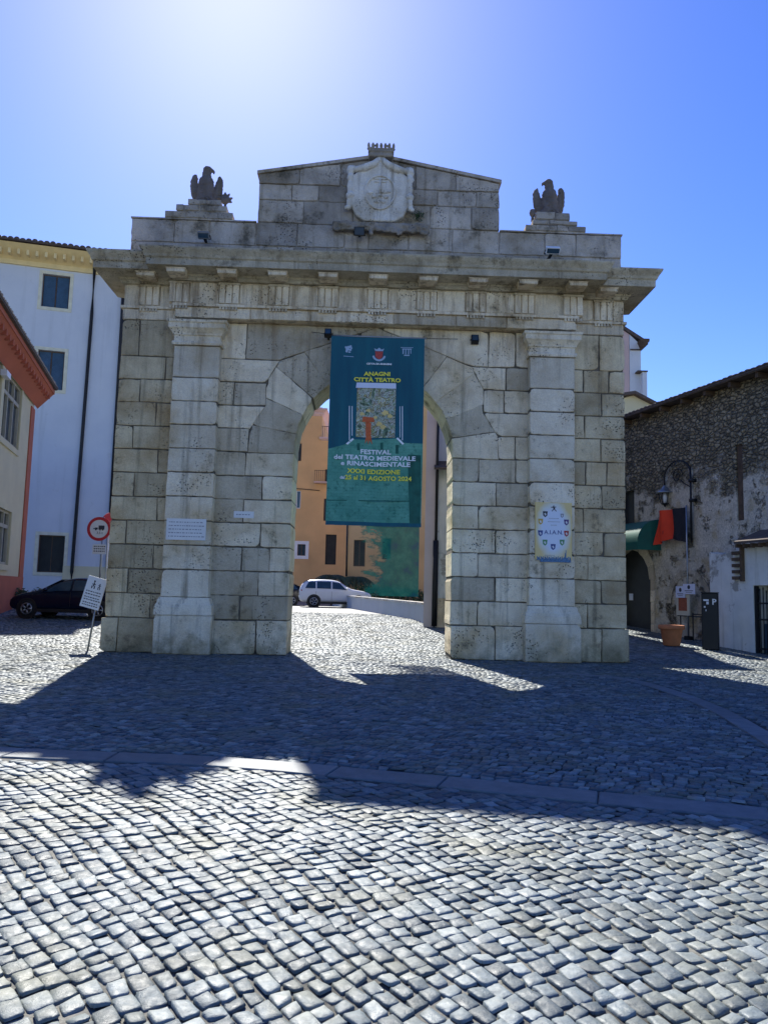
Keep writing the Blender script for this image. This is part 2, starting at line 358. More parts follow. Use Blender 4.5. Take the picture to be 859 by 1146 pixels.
    def ball(s, c, r, rot=None, n=10, m=7):
        if not hasattr(r, '__len__'): r = (r, r, r)
        M = Matrix.Rotation(R(rot[0]), 3, rot[1]) if rot else Matrix.Identity(3)
        vs = []; c = Vector(c)
        for i in range(m+1):
            t = math.pi*i/m
            for k in range(n):
                a = 2*math.pi*k/n
                vs.append(c + M @ Vector((r[0]*math.sin(t)*math.cos(a), r[1]*math.sin(t)*math.sin(a), r[2]*math.cos(t))))
        fs = [(i*n+k, (i+1)*n+k, (i+1)*n+(k+1) % n, i*n+(k+1) % n) for i in range(m) for k in range(n)]
        return s.add(vs, fs)
def link(name, me, mat, parent=None):
    o = bpy.data.objects.new(name, me); COL.objects.link(o)
    if mat: me.materials.append(MATS[mat])
    if parent: o.parent = parent
    return o
def build(mb, name, mat, parent=None, smooth=False, recalc=True):
    me = bpy.data.meshes.new(name); me.from_pydata(mb.v, [], mb.f); me.validate(); me.update()
    if recalc:
        import bmesh
        bm = bmesh.new(); bm.from_mesh(me); bmesh.ops.recalc_face_normals(bm, faces=bm.faces); bm.to_mesh(me); bm.free()
    if smooth:
        for p in me.polygons: p.use_smooth = True
    return link(name, me, mat, parent)
def tag(o, label, cat, group=None):
    o['label'] = label; o['category'] = cat
    if group: o['group'] = group
    return o
def thing(name, label, cat, loc=(0, 0, 0), rotz=0, group=None):
    o = bpy.data.objects.new(name, None); COL.objects.link(o); o.empty_display_size = .2
    o.location = loc; o.rotation_euler = (0, 0, rotz); return tag(o, label, cat, group)
def struct(o): o['kind'] = 'structure'; return o
def remesh(o, vox, disp=0.0, tex=None, smooth=2):
    m = o.modifiers.new('r', 'REMESH'); m.mode = 'VOXEL'; m.voxel_size = vox; m.use_smooth_shade = True
    s_ = o.modifiers.new('s', 'SMOOTH'); s_.iterations = smooth; s_.factor = .5
    if disp:
        t = bpy.data.textures.new('n', 'CLOUDS'); t.noise_scale = tex or .12
        d = o.modifiers.new('d', 'DISPLACE'); d.texture = t; d.strength = disp; d.mid_level = .5
def copy_tree(o, parent=None):
    c = o.copy(); COL.objects.link(c); c.parent = parent
    for ch in [k for k in COL.objects if k.parent == o]: copy_tree(ch, c)
    return c
def text(body, name, mat, parent, x, y, z, size, align='CENTER', bold=0.0, sx=1.0, M=None, wave=False):
    cu = bpy.data.curves.new(name, 'FONT'); cu.body = body; cu.size = size; cu.align_x = align; cu.offset = bold; cu.extrude = .001; cu.resolution_u = 2
    t = bpy.data.objects.new(name, cu); COL.objects.link(t)
    dg = bpy.context.evaluated_depsgraph_get(); me = bpy.data.meshes.new_from_object(t.evaluated_get(dg))
    bpy.data.objects.remove(t); bpy.data.curves.remove(cu)
    T = Matrix.Translation((x, y, z)) @ Matrix.Rotation(R(90), 4, 'X') @ Matrix.Diagonal((sx, 1, 1, 1))
    me.transform((M or Matrix.Identity(4)) @ T); me.name = name; me.materials.clear()
    if wave:
        for v_ in me.vertices: v_.co.y = wav(v_.co.x, v_.co.z)-.030+(v_.co.y+.045)*2
    return link(name, me, mat, parent)
def facade(mb, u0, u1, z0, z1, opens, y=0.0, t=.25):   # wall with real openings and reveals
    us = sorted({u0, u1, *[o[0] for o in opens], *[o[1] for o in opens]}); zs = sorted({z0, z1, *[o[2] for o in opens], *[o[3] for o in opens]})
    us = [u for u in us if u0 <= u <= u1]; zs = [z for z in zs if z0 <= z <= z1]
    for a, b_ in zip(us, us[1:]):
        for c, d in zip(zs, zs[1:]):
            mu, mz = (a+b_)/2, (c+d)/2
            if any(o[0] < mu < o[1] and o[2] < mz < o[3] for o in opens): continue
            mb.add([(a, y, c), (b_, y, c), (b_, y, d), (a, y, d)], [(0, 1, 2, 3)])
    for o in opens:
        a, b_, c, d = o[:4]
        mb.add([(a,y,c),(b_,y,c),(b_,y,d),(a,y,d),(a,y+t,c),(b_,y+t,c),(b_,y+t,d),(a,y+t,d)], [(0,4,5,1),(1,5,6,2),(2,6,7,3),(3,7,4,0)])
    return mb
def shell(mb, u0, u1, z0, z1, depth, y=0.0):            # the other faces of the building's box
    return mb.add([(u0,y,z0),(u1,y,z0),(u1,y,z1),(u0,y,z1),(u0,y+depth,z0),(u1,y+depth,z0),(u1,y+depth,z1),(u0,y+depth,z1)],
                  [(4,7,6,5),(0,3,7,4),(1,5,6,2),(3,2,6,7),(0,4,5,1)])
def window(parent, a, b_, c, d, y=0.0, surround=None, sw=.14, shutter='shutter_blue', mull=True, frame='wood_dark', rec=.14):
    w = build(MB().box(a, b_, y+rec+.02, y+rec+.05, c, d), 'window', 'glass', parent)
    f = MB(); fw = .06
    for q in ((a, a+fw, c, d), (b_-fw, b_, c, d), (a+fw, b_-fw, c, c+fw), (a+fw, b_-fw, d-fw, d)): f.box(q[0], q[1], y+rec-.03, y+rec+.02, q[2], q[3])
    if mull: f.box((a+b_)/2-.03, (a+b_)/2+.03, y+rec-.025, y+rec+.019, c+fw, d-fw)
    fr = build(f, 'window_frame', frame, w)
    if shutter:
        s_ = MB(); m_ = (a+b_)/2
        for p0, p1 in ((a+fw, m_-.03), (m_+.03, b_-fw)):
            z = c+fw
            while z < d-fw-.04: s_.box(p0+.02, p1-.02, y+rec-.02, y+rec+.01, z, z+.05); z += .065
        build(s_, 'shutter', shutter, w)
    if surround:
        s_ = MB(); 
        for q in ((a-sw, a, c-sw, d+sw), (b_, b_+sw, c-sw, d+sw), (a, b_, c-sw, c), (a, b_, d, d+sw)): s_.box(q[0], q[1], y-.035, y+.03, q[2], q[3])
        build(s_, 'window_surround', surround, w)
    return w

# ------------------------------------------------------------------ camera, sun, sky
cam = bpy.data.cameras.new('camera'); co = bpy.data.objects.new('camera', cam); COL.objects.link(co); S.camera = co
cam.sensor_fit = 'VERTICAL'; cam.sensor_height = 36; cam.lens = FPX/1146*36; cam.clip_end = 3000; cam.clip_start = .05
Mx = Matrix((RT, UP, -FW)).transposed().to_4x4(); Mx.translation = (0, 0, CZ); co.matrix_world = Mx
EL, AZ = R(42.8), R(-13.0)            # the sun stands ahead and a little left
sd = Vector((math.sin(AZ)*math.cos(EL), math.cos(AZ)*math.cos(EL), math.sin(EL)))
sl = bpy.data.lights.new('sun', 'SUN'); so = bpy.data.objects.new('sun', sl); COL.objects.link(so)
sl.energy = 3.9; sl.angle = R(.5); sl.color = (1, .96, .88); so.rotation_euler = sd.to_track_quat('Z', 'Y').to_euler()
W = bpy.data.worlds.new('World'); S.world = W; W.use_nodes = True; nt = W.node_tree
bg = nt.nodes['Background']; sky = nt.nodes.new('ShaderNodeTexSky'); sky.sky_type = 'NISHITA'; sky.sun_disc = False
sky.sun_elevation = EL; sky.sun_rotation = AZ; sky.air_density = 1.0; sky.dust_density = .32; sky.ozone_density = 3.0; sky.altitude = 400
hs = nt.nodes.new('ShaderNodeHueSaturation'); hs.inputs['Saturation'].default_value = 1.32; hs.inputs['Hue'].default_value = .522; nt.links.new(sky.outputs[0], hs.inputs['Color'])
nt.links.new(hs.outputs[0], bg.inputs[0]); bg.inputs[1].default_value = .09
S.view_settings.view_transform = 'Standard'; S.view_settings.look = 'None'; S.view_settings.exposure = 1.22; S.view_settings.gamma = 1

# ------------------------------------------------------------------ ground
def ground_sheet():
    ys = [-200, -5, 0, 10, 20.5, 31, 60, 200, 900]; xs = [-900, -60, 60, 900]; mb = MB()
    mb.v = [(x, y, gh(y) - .015) for y in ys for x in xs]
    mb.f = [(j*4+i, j*4+i+1, (j+1)*4+i+1, (j+1)*4+i) for j in range(len(ys)-1) for i in range(3)]
    return mb
struct(build(ground_sheet(), 'ground', 'joint_sand'))
far = MB(); 
for y0, y1 in ((36, 60), (60, 240)):
    far.add([(-120, y0, gh(y0)), (120, y0, gh(y0)), (120, y1, gh(y1)), (-120, y1, gh(y1))], [(0, 1, 2, 3)])
struct(build(far, 'street', 'street_setts'))
# bands of long slabs set in the square
def spline(pts, n=80):
    P = [np.array((p.x, p.y)) for p in pts]; P = [2*P[0]-P[1]] + P + [2*P[-1]-P[-2]]; out = []
    for i in range(1, len(P)-2):
        for k in range(n):
            t = k/n; a, b_, c, d = P[i-1], P[i], P[i+1], P[i+2]
            out.append(.5*((2*b_)+(c-a)*t+(2*a-5*b_+4*c-d)*t*t+(3*b_-a-3*c+d)*t**3))
    return np.array(out)
bandA = spline([gnd(-420, 812), gnd(0, 841), gnd(215, 850), gnd(430, 868), gnd(645, 890), gnd(859, 911), gnd(1250, 960)])
bandB = spline([gnd(620, 752), gnd(700, 760), gnd(780, 784), gnd(859, 826), gnd(960, 900)])
def band(name, line, hw, off):
    seg = np.linalg.norm(np.diff(line, axis=0), axis=1); cum = np.concatenate([[0], np.cumsum(seg)]); mb = MB(); s0 = 0
    while s0 < cum[-1]-.3:
        s1 = min(cum[-1], s0 + random.uniform(.95, 1.5)); k = [s0+.006, (s0+s1)/2, s1-.006]; ring = []
        for s_ in k:
            x = np.interp(s_, cum, line[:, 0]); y = np.interp(s_, cum, line[:, 1])
            x2 = np.interp(s_+.05, cum, line[:, 0]); y2 = np.interp(s_+.05, cum, line[:, 1]); x1 = np.interp(s_-.05, cum, line[:, 0]); y1 = np.interp(s_-.05, cum, line[:, 1])
            t = np.array((x2-x1, y2-y1)); t = t/np.linalg.norm(t); ring.append((np.array((x, y)), np.array((-t[1], t[0]))))
        L_ = [c+n_*(hw-.006) for c, n_ in ring]; R_ = [c-n_*(hw-.006) for c, n_ in ring]; loop = R_ + L_[::-1]
        cen = sum(loop)/6; z = random.uniform(-.002, .003)+off; I_ = [p+(cen-p)/np.linalg.norm(cen-p)*.01 for p in loop]
        mb.add([(p[0], p[1], z+gh(p[1])) for p in I_] + [(p[0], p[1], z-.01+gh(p[1])) for p in loop] + [(p[0], p[1], -.03) for p in loop],
               [(0, 1, 2, 3, 4, 5)] + [(i+k_, i+6+k_, (i+1) % 6+6+k_, (i+1) % 6+k_) for k_ in (0, 6) for i in range(6)])
        s0 = s1
    struct(build(mb, name, 'slab_stone'))
band('paving_band', bandA, .20, .002); band('paving_band_curve', bandB, .15, .001)

def cobbles(name, ymin, ymax, size, ang, warp, T, test, amp=1.0, fan=0.0):
    # rows of hand-laid setts: continuous joints along v, staggered across
    cx, cy = 0., (ymin+ymax)/2; ext = (ymax-ymin)/2+ymax*.62+6
    nr = int(2*ext/size[1]); quads = []
    us = []; vs_ = []; ws = []; hs = []
    for j in range(nr):
        v = -ext + j*size[1]; u = -ext + random.uniform(0, size[0])
        n_ = int(2*ext/size[0]); w = size[0]*rng.uniform(.74, 1.34, n_); uu = u+np.cumsum(w)-w
        us.append(uu); ws.append(w); vs_.append(np.full(n_, v)); hs.append(np.full(n_, size[1]))
    u = np.concatenate(us); w = np.concatenate(ws); v = np.concatenate(vs_); h = np.concatenate(hs)
    ca, sa = math.cos(ang), math.sin(ang)
    def tf(u, v):
        x = cx + ca*u - sa*v; y = cy + sa*u + ca*v
        if fan: x = x*(1+fan*(np.clip(y, 0, 9)-4.8))
        return x + warp*(.22*np.sin(y*.42+.6)+.10*np.sin(y*1.3+x*.5)+.03*np.sin(y*3.1+x*2.2)), y + warp*(.45*np.sin(x*.40+.2)+.10*np.sin(x*1.15+y*.6)+.03*np.sin(x*3.3-y*2.))
    X, Y = tf(u+w/2, v+h/2); k = (Y > ymin) & (Y < ymax) & (np.abs(X) < Y*.53+1.7) & test(X, Y)
    u, v, w, h, X, Y = (a[k] for a in (u, v, w, h, X, Y)); n = len(u); m = len(T)
    g = .0028+rng.uniform(0, .0042, n)
    st = np.array([(a, b_) for b_ in T for a in T]); s_, t_ = st[:, 0], st[:, 1]
    cr = 1-.11*(np.abs(s_*t_) > .9)                                    # rounded corners
    jit = rng.normal(0, .0075, (n, 4, 2))                              # irregular corners
    wt = np.stack([(1-s_)*(1-t_), (1+s_)*(1-t_), (1+s_)*(1+t_), (1-s_)*(1+t_)], 1)/4
    J = np.einsum('mk,nkd->nmd', wt, jit)
    U = (u+w/2)[:, None] + (w/2-g)[:, None]*(s_*cr)[None] + J[:, :, 0]
    V = (v+h/2)[:, None] + (h/2-g)[:, None]*(t_*cr)[None] + J[:, :, 1]
    PX, PY = tf(U, V)
    edge = np.maximum(np.abs(s_), np.abs(t_))
    dome = np.where(edge > .98, -.014, np.where(edge > .95, -.005, np.where(edge > .7, -.0008, .0002)))
    tx, ty = rng.normal(0, .0024*amp, n), rng.normal(0, .0024*amp, n)
    Z = ghn(PY) + dome[None]*1.0 + (rng.normal(0, .003*amp, n))[:, None] + tx[:, None]*s_[None] + ty[:, None]*t_[None] + (rng.normal(0, .0016*amp, (n, m*m)))*(edge < .98)[None]
    co_ = np.stack([PX, PY, Z], -1).reshape(-1, 3).astype(np.float32)
    f = np.array([(j*m+i, j*m+i+1, (j+1)*m+i+1, (j+1)*m+i) for j in range(m-1) for i in range(m-1)])
    F = (f[None]+(np.arange(n)*m*m)[:, None, None]).reshape(-1).astype(np.int32); nf = len(F)//4
    me = bpy.data.meshes.new(name); me.vertices.add(len(co_)); me.vertices.foreach_set('co', co_.ravel())
    me.loops.add(len(F)); me.loops.foreach_set('vertex_index', F); me.polygons.add(nf)
    me.polygons.foreach_set('loop_start', np.arange(0, nf*4, 4, dtype=np.int32)); me.polygons.foreach_set('loop_total', np.full(nf, 4, np.int32))
    me.polygons.foreach_set('use_smooth', np.ones(nf, bool)); me.update(calc_edges=True)
    struct(link(name, me, 'cobble_stone')); return n
def ylineA(X): i = np.argsort(bandA[:, 0]); return np.interp(X, bandA[i, 0], bandA[i, 1])
def distB(X, Y):
    d = np.full(X.shape, 9.)
    for p in bandB[::4]: d = np.minimum(d, np.hypot(X-p[0], Y-p[1]))
    return d
T6 = [-1, -.965, -.84, -.35, .35, .84, .965, 1]; T4 = [-1, -.90, .90, 1]
n1 = cobbles('cobblestone_paving', 1.9, 9.0, (.110, .104), R(-62), .8, T6, lambda X, Y: Y < ylineA(X)-.26, 1.0, .085)
n2 = cobbles('cobblestone_square', 5.0, 20.6, (.110, .104), R(-32), .8, T4, lambda X, Y: (Y > ylineA(X)+.26) & (distB(X, Y) > .21), 1.1)
n3 = cobbles('cobblestone_street', 20.6, 36.2, (.135, .13), R(8), .8, T4, lambda X, Y: X < 14, .9)
print('setts', n1, n2, n3)

# ------------------------------------------------------------------ the gate
G = Plane(0, 19.7, 1.5)
gate = thing('city_gate', 'monumental pale stone city gate with one tall arch, paired pilasters and heavy weathered cornice', 'gate', G.o, G.yaw)
UL, UR = -6.98, 6.29; JL, JR = -2.36, 1.74; UC = (JL+JR)/2; RI = (JR-JL)/2; ZS = 5.35; RO = 3.25; TH = 1.3
ZC = [0, .86] + [.86+.6155*i for i in range(1, 13)]; ZC[-1] = 8.6   # course heights
# backing masonry
bk = MB(); e = .035
bk.box(UL+.04, JL-e, e, TH, 0, ZS); bk.box(JR+e, UR-.04, e, TH, 0, ZS)
bk.box(UL+.04, UC-RI-e, e, TH, ZS, 9.6); bk.box(UC+RI+e, UR-.04, e, TH, ZS, 9.6)
K = 20
for i in range(K):
    a0, a1 = math.pi*i/K, math.pi*(i+1)/K
    x0, z0 = UC-(RI+e)*math.cos(a0), ZS+(RI+e)*math.sin(a0); x1, z1 = UC-(RI+e)*math.cos(a1), ZS+(RI+e)*math.sin(a1)
    bk.prism([(x0, z0), (x1, z1), (x1, 9.6), (x0, 9.6)], e, TH)
# ashlar blocks
random.seed(21)
def rowblocks(mb, a, b_, z0, z1, y=0.0, first=None, lo=.62, hi=1.35, back=.05, deepL=False, deepR=False, slantL=None, slantR=None, **kw):
    cuts = [a]; x = a + (first if first else random.uniform(lo*.7, hi))
    while x < b_-.38: cuts.append(x); x += random.uniform(lo, hi)
    cuts.append(b_)
    for i in range(len(cuts)-1):
        l, r = cuts[i], cuts[i+1]
        p = [(l, z0), (r, z0), (r, z1), (l, z1)]
        if i == len(cuts)-2 and slantR: p[1] = (slantR[0], z0); p[2] = (slantR[1], z1)
        if i == 0 and slantL: p[0] = (slantL[0], z0); p[3] = (slantL[1], z1)
        bb = TH+.02 if (deepL and i == 0) or (deepR and i == len(cuts)-2) else back
        mb.stone(p, y, bb, **kw)
ash = MB(); ashL = MB(); ashR = MB()
def xo(z):
    b_ = math.sqrt(max(0, RO*RO-(z-ZS)**2)); i = min(range(len(ZC)), key=lambda k: abs(ZC[k]-z))
    return b_ + ((.20, -.24, .05)[i % 3] if abs(ZC[i]-z) < .01 and ZS+.5 < z < 8.5 else 0)
for i in range(len(ZC)-1):
    z0, z1 = ZC[i], ZC[i+1]; yo = -.06 if i == 0 else 0
    rowblocks(ashL, UL-(.05 if i == 0 else 0), -5.4, z0, z1, yo, first=(.5, 1.1)[i % 2]+random.uniform(-.1, .1), lo=.8, hi=1.1)
    rowblocks(ashR, 4.7, UR+(.05 if i == 0 else 0), z0, z1, yo, first=(1.0, .55)[i % 2]+random.uniform(-.1, .1), lo=.5, hi=1.1)
    if z1 <= ZS+.3:
        zt = z1
        rowblocks(ash, -4.5, JL, z0, zt, yo, first=(1.35, .9)[i % 2], deepR=True); rowblocks(ash, JR, 3.85, z0, zt, yo, first=(1.15, .7)[i % 2], deepL=True)
    elif xo(z0) > 0 and z0 < ZS+RO:
        za = max(z0, ZS)
        rowblocks(ash, -4.5, UC-max(xo(z0), .02)-.0, z0, z1, yo, slantR=(UC-xo(max(z0, ZS)), UC-max(xo(z1), .0)))
        rowblocks(ash, UC+max(xo(z0), .02), 3.85, z0, z1, yo, slantL=(UC+xo(max(z0, ZS)), UC+max(xo(z1), .0)))
    else: rowblocks(ash, -4.5, 3.85, z0, z1, yo)
def rout(a):      # the ring's outer edge follows the course heights
    zs_ = [0]+[z-ZS for z in ZC if 0 < z-ZS < RO-.01]+[RO]; P_ = [(xo(z+ZS), z) for z in zs_]
    aa = a if a <= math.pi/2 else math.pi-a
    for (x0, z0), (x1, z1) in zip(P_, P_[1:]):
        if math.atan2(z1, x1) >= aa-1e-9:
            dx, dz = math.cos(aa), math.sin(aa); ex, ez = x1-x0, z1-z0; den = dx*ez-dz*ex
            return (x0*ez-z0*ex)/den
    return RO
NV = 13; zspr = [z for z in ZC if z <= ZS+.3][-1]; a00 = math.asin((zspr-ZS)/RI)
for k in range(NV):
    a0 = a00+(math.pi-2*a00)*k/NV; a1 = a00+(math.pi-2*a00)*(k+1)/NV
    inner = [(UC-RI*math.cos(a), ZS+RI*math.sin(a)) for a in (a0, (a0+a1)/2, a1)]
    oa = [a0] + sorted([a for z in ZC if 0 <= (z-ZS)/RO < .99 for t_ in (math.atan2(z-ZS, xo(z)),) for a in (t_, math.pi-t_) if a0+.01 < a < a1-.01]) + [a1]
    if k == 0: oa[0] = math.atan2(zspr-ZS, xo(zspr))
    if k == NV-1: oa[-1] = math.pi-math.atan2(zspr-ZS, xo(zspr))
    if a0 < math.pi/2-.02 and a1 > math.pi/2+.02: oa.append(math.pi/2)
    outer = [(UC-rout(a)*math.cos(a), ZS+rout(a)*math.sin(a)) for a in sorted(oa)]
    ash.stone(inner[::-1] + outer if False else (outer[::-1] + inner), -.004, TH+.02, gap=.005, bev=.010)
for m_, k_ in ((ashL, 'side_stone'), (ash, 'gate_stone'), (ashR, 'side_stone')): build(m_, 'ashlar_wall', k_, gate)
build(bk, 'masonry_core', 'joint_mortar', gate)
# pilasters
def pilaster(a, b_, seed):
    random.seed(seed); F_ = -.30; m = MB()
    for i in range(2, len(ZC)-2):
        random.random(); m.stone([(a, ZC[i] if i > 2 else 1.40), (b_, ZC[i] if i > 2 else 1.40), (b_, ZC[i+1] if i < len(ZC)-3 else 7.86), (a, ZC[i+1] if i < len(ZC)-3 else 7.86)], F_, .06, jit=.004)
    p = build(m, 'pilaster', 'pilaster_stone', gate)
    b = MB(); b.box(a+.03, b_-.03, F_+.04, .05, 1.2, 7.9); build(b, 'shaft_core', 'joint_mortar', p)
    q = MB(); o = .115
    q.stone([(a-o, 0), (b_+o, 0), (b_+o, .96), (a-o, .96)], F_-o, -.04, jit=.01)
    q.box(a-o+.03, b_+o-.03, F_-o+.05, .04, 0, .955)
    build(q, 'plinth', 'pilaster_stone', p)
    q = MB(); q.sweep(a, b_, F_, .04, [(.115, .965), (.115, 1.02), (.105, 1.16), (.09, 1.18), (.09, 1.21), (.06, 1.25), (.045, 1.33), (.01, 1.40)])
    build(q, 'base_moulding', 'pilaster_stone', p)
    q = MB(); q.sweep(a, b_, F_, .05, [(.0, 7.87), (.03, 7.87), (.045, 7.92), (.03, 7.97), (.0, 7.98), (.0, 8.12), (.03, 8.13), (.04, 8.18), (.09, 8.26), (.13, 8.30), (.13, 8.42), (.16, 8.44), (.17, 8.50), (.0, 8.50)])
    build(q, 'capital', 'pilaster_stone', p)
pa, _ = G.p(192.5, 460, -.3); pb, _ = G.p(243, 430, -.3); pilaster(-5.53, -4.33, 3)
pilaster(3.69, 4.88, 4)
# entablature
ent = MB(); random.seed(5)
def archi(a, b_, F_, mb):
    x = a
    while x < b_-.05:
        x2 = min(b_, x+random.uniform(1.2, 2.2)); 
        if b_-x2 < .6: x2 = b_
        mb.stone([(x, 8.60), (x2, 8.60), (x2, 8.90), (x, 8.90)], F_, F_+.12, jit=.004, bev=.01); x = x2
archi(UL, -5.56, .0, ent); archi(-5.56, 4.92, -.30, ent); archi(4.92, UR, .0, ent)
ent.box(UL+.02, UR-.02, .03, TH-.002, 8.61, 9.65); ent.box(-5.53, 4.89, -.26, .02, 8.62, 9.65)
ent.sweep(UL, UR, .0, TH+.03, [(.0, 8.905), (.05, 8.905), (.05, 8.97), (0, 8.975)]); ent.sweep(-5.56, 4.92, -.30, -.02, [(.0, 8.903), (.055, 8.903), (.055, 8.972), (0, 8.978)])
build(ent, 'architrave', 'gate_stone', gate)
fr = MB()
mut = [UC + (k-.5)*1.285 for k in range(-4, 6)] ; mut = [-6.3]+[UC+.0+k*1.285 for k in (-4, -3, -2, -1, 0, 1, 2, 3, 4)]+[5.72]
def seg(a, b_, F_):
    tri = [m_ for m_ in mut if a+.1 < m_ < b_-.1]; cur = a
    for m_ in tri + [None]:
        e_ = (m_-.26) if m_ is not None else b_
        if e_-cur > .1: 
            build(MB().stone([(cur, 8.98), (e_, 8.98), (e_, 9.55), (cur, 9.55)], F_, F_+.1, jit=.003, bev=.01), 'metope', 'gate_stone', gate)
        if m_ is not None: cur = m_+.26
seg(UL, -5.56, 0); seg(-5.56, 4.92, -.30); seg(4.92, UR, 0)
def triglyph(m_, F_):
    t = MB()
    t.box(m_-.255, m_+.255, F_+.0, F_+.08, 8.985, 9.548)
    for k in range(3):
        c = m_+(k-1)*.175
        t.prism([(c-.07, 9.0), (c+.07, 9.0), (c+.07, 9.49), (c-.07, 9.49)], F_-.045, F_+.0-.001)
    t.box(m_-.27, m_+.27, F_-.06, F_-.002, 9.49, 9.55)
    for k in range(6): t.box(m_-.235+k*.082, m_-.235+k*.082+.05, F_-.05, F_-.002, 8.83, 8.90)
    return t
for m_ in mut:
    build(triglyph(m_, -.30 if -5.56 < m_ < 4.92 else 0.0), 'triglyph', 'gate_stone', gate)
co_ = MB(); 
prof = [(.0, 9.56), (.06, 9.57), (.09, 9.64), (.13, 9.66), (.14, 9.70), (.46, 9.715), (.62, 9.73), (.62, 9.90), (.66, 9.93), (.68, 9.99), (.75, 10.09), (.77, 10.13), (.77, 10.165), (.10, 10.22)]
co_.sweep(UL, UR, 0.0, TH+.1, prof)
co_.sweep(-5.56, 4.92, -.30, TH, [(o+(.0), z+.012) for o, z in prof])
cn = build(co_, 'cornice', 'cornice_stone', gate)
for m_ in mut:
    F_ = -.30 if -5.56 < m_ < 4.92 else 0.0
    build(MB().sweep(m_-.20, m_+.20, F_-.50, F_-.12, [(0, 9.60), (.03, 9.61), (.03, 9.68), (.06, 9.712)]), 'mutule', 'gate_stone', gate)
# attic
random.seed(9); at_ = MB(); AY = .10
aL, zA = G.p(148, 241, AY); aR, _ = G.p(695, 265, AY); zA = 11.44
pL, pz = G.p(290, 190, AY); pR, _ = G.p(559, 203, AY); pz = 12.90; pkz = 13.50; pk = (pL+pR)/2
def arow(a, b_, z0, z1, y=AY, **k): rowblocks(at_, a, b_, z0, z1, y, back=y+.06, **k)
arow(aL, aR, 10.22, 10.80); arow(aL, pL-.002, 10.80, zA); arow(pR+.002, aR, 10.80, zA)
at_.box(aL+.02, aR-.02, AY+.035, TH-.01, 10.2, zA-.01)
# panel with gabled top
zs_ = [10.80, 11.45, 12.1, 12.55]
for i in range(3): arow(pL, pR, zs_[i], zs_[i+1])
def ztop(x): return pz + (pkz-pz)*(1-abs(x-pk)/((pR-pL)/2))
cuts = [pL, pL+1.1, pL+2.2, pk, pR-2.3, pR-1.2, pR]
for l, r in zip(cuts, cuts[1:]): at_.stone([(l, 12.55), (r, 12.55), (r, ztop(r)-.09), (l, ztop(l)-.09)], AY, AY+.06)
at_.prism([(pL+.03, zA-.1), (pR-.03, zA-.1), (pR-.03, pz-.1), (pk, pkz-.1), (pL+.03, pz-.1)], AY+.036, 1.0)
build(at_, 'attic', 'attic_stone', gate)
cp = MB()
for a, b_ in ((pL-.04, pk), (pk, pR+.04)): cp.prism([(a, ztop(a)-.088), (b_, ztop(b_)-.088), (b_, ztop(b_)), (a, ztop(a))], AY-.05, 1.05)
build(cp, 'coping', 'attic_stone', gate)
for a, b_ in ((aL-.02, pL-.01), (pR+.01, aR+.02)): build(MB().box(a, b_, AY-.025, TH, zA+.0, zA+.035), 'attic_capping', 'attic_stone', gate)
# stepped pedestals for the eagles
def pedestal(u, steps, seed):
    random.seed(seed); m = MB()
    for (a, b_, z0, z1) in steps: rowblocks(m, u+a, u+b_, z0, z1, .05, lo=.25, hi=.6, back=.1); m.box(u+a+.02, u+b_-.02, .08, 1.0, z0, z1-.01)
    o = build(m, 'eagle_pedestal', 'attic_stone', gate)
eu, ez = G.p(231, 228, .3); fu, fz = G.p(614, 242, .3)
pedestal(eu, [(-1.05, .78, 11.475, 11.68), (-.75, .62, 11.68, 11.86), (-.45, .45, 11.86, ez)], 2)
pedestal(fu, [(-.70, .95, 11.475, 11.66), (-.52, .72, 11.66, 11.80), (-.42, .52, 11.80, fz)], 8)
# coat of arms
SH = G.p(425, 216.5, -.05); su, sz = SH
coat = build(MB().prism([(-.78, -.35), (-.62, -.66), (-.40, -.80), (.40, -.80), (.62, -.66), (.78, -.35), (.78, .45), (.60, .58), (.32, .66), (0, .98), (-.32, .66), (-.60, .58), (-.78, .45)], -.10, .12), 'coat_of_arms', 'shield_stone', gate)
coat.location = (su, 0, sz); bv = coat.modifiers.new('b', 'BEVEL'); bv.width = .045; bv.segments = 3
q = MB(); ring = [(.40*math.cos(a), -.11, .05+(.52 if math.sin(a) < 0 else .42)*math.sin(a)) for a in [math.pi*2*k/28 for k in range(29)]]
q.tube(ring, .032, 6, False)
q.tube([(0, -.11, -.05), (0, -.11, .36)], .028); q.tube([(-.17, -.11, .38), (.17, -.11, .38)], .022); q.tube([(-.15, -.11, .30), (.15, -.11, .30)], .02); q.tube([(-.02, -.11, -.02), (.28, -.11, 0.02)], .022)
for dx, dz in ((-.16, -.12), (0, -.09), (.16, -.12), (-.08, -.26), (.09, -.26), (-.26, -.02)): q.ball((dx, -.105, dz), (.07, .035, .05))
build(q, 'shield_relief', 'shield_stone', coat, True)
for sgn in (-1, 1):
    q = MB(); x = .80*sgn
    q.ball((x, -.06, .62), (.12, .12, .13)); q.ball((x, -.06, .42), (.10, .11, .14)); q.ball((x, -.06, .15), (.085, .1, .25)); q.ball((x, -.07, -.10), (.12, .12, .10))
    q.ball((x*1.02, -.06, -.28), (.08, .09, .18)); q.ball((x*1.06, -.06, -.44), (.10, .08, .07)); q.ball((x*.9, -.06, .70), (.07, .08, .06))
    o = build(q, 'side_figure', 'shield_stone', coat); remesh(o, .028, .05, .08)
    q = MB(); q.tube([(0, -.07, 1.0), (sgn*.18, -.1, .80), (sgn*.42, -.1, .68), (sgn*.72, -.08, .62)], [.07, .10, .11, .07], 8); o = build(q, 'drapery', 'shield_stone', coat, True)
q = MB(); q.sweep(-.30, .30, -.16, .1, [(0, .98), (.03, 1.0), (.03, 1.06), (0, 1.08), (.05, 1.13), (.05, 1.16), (0, 1.17)])
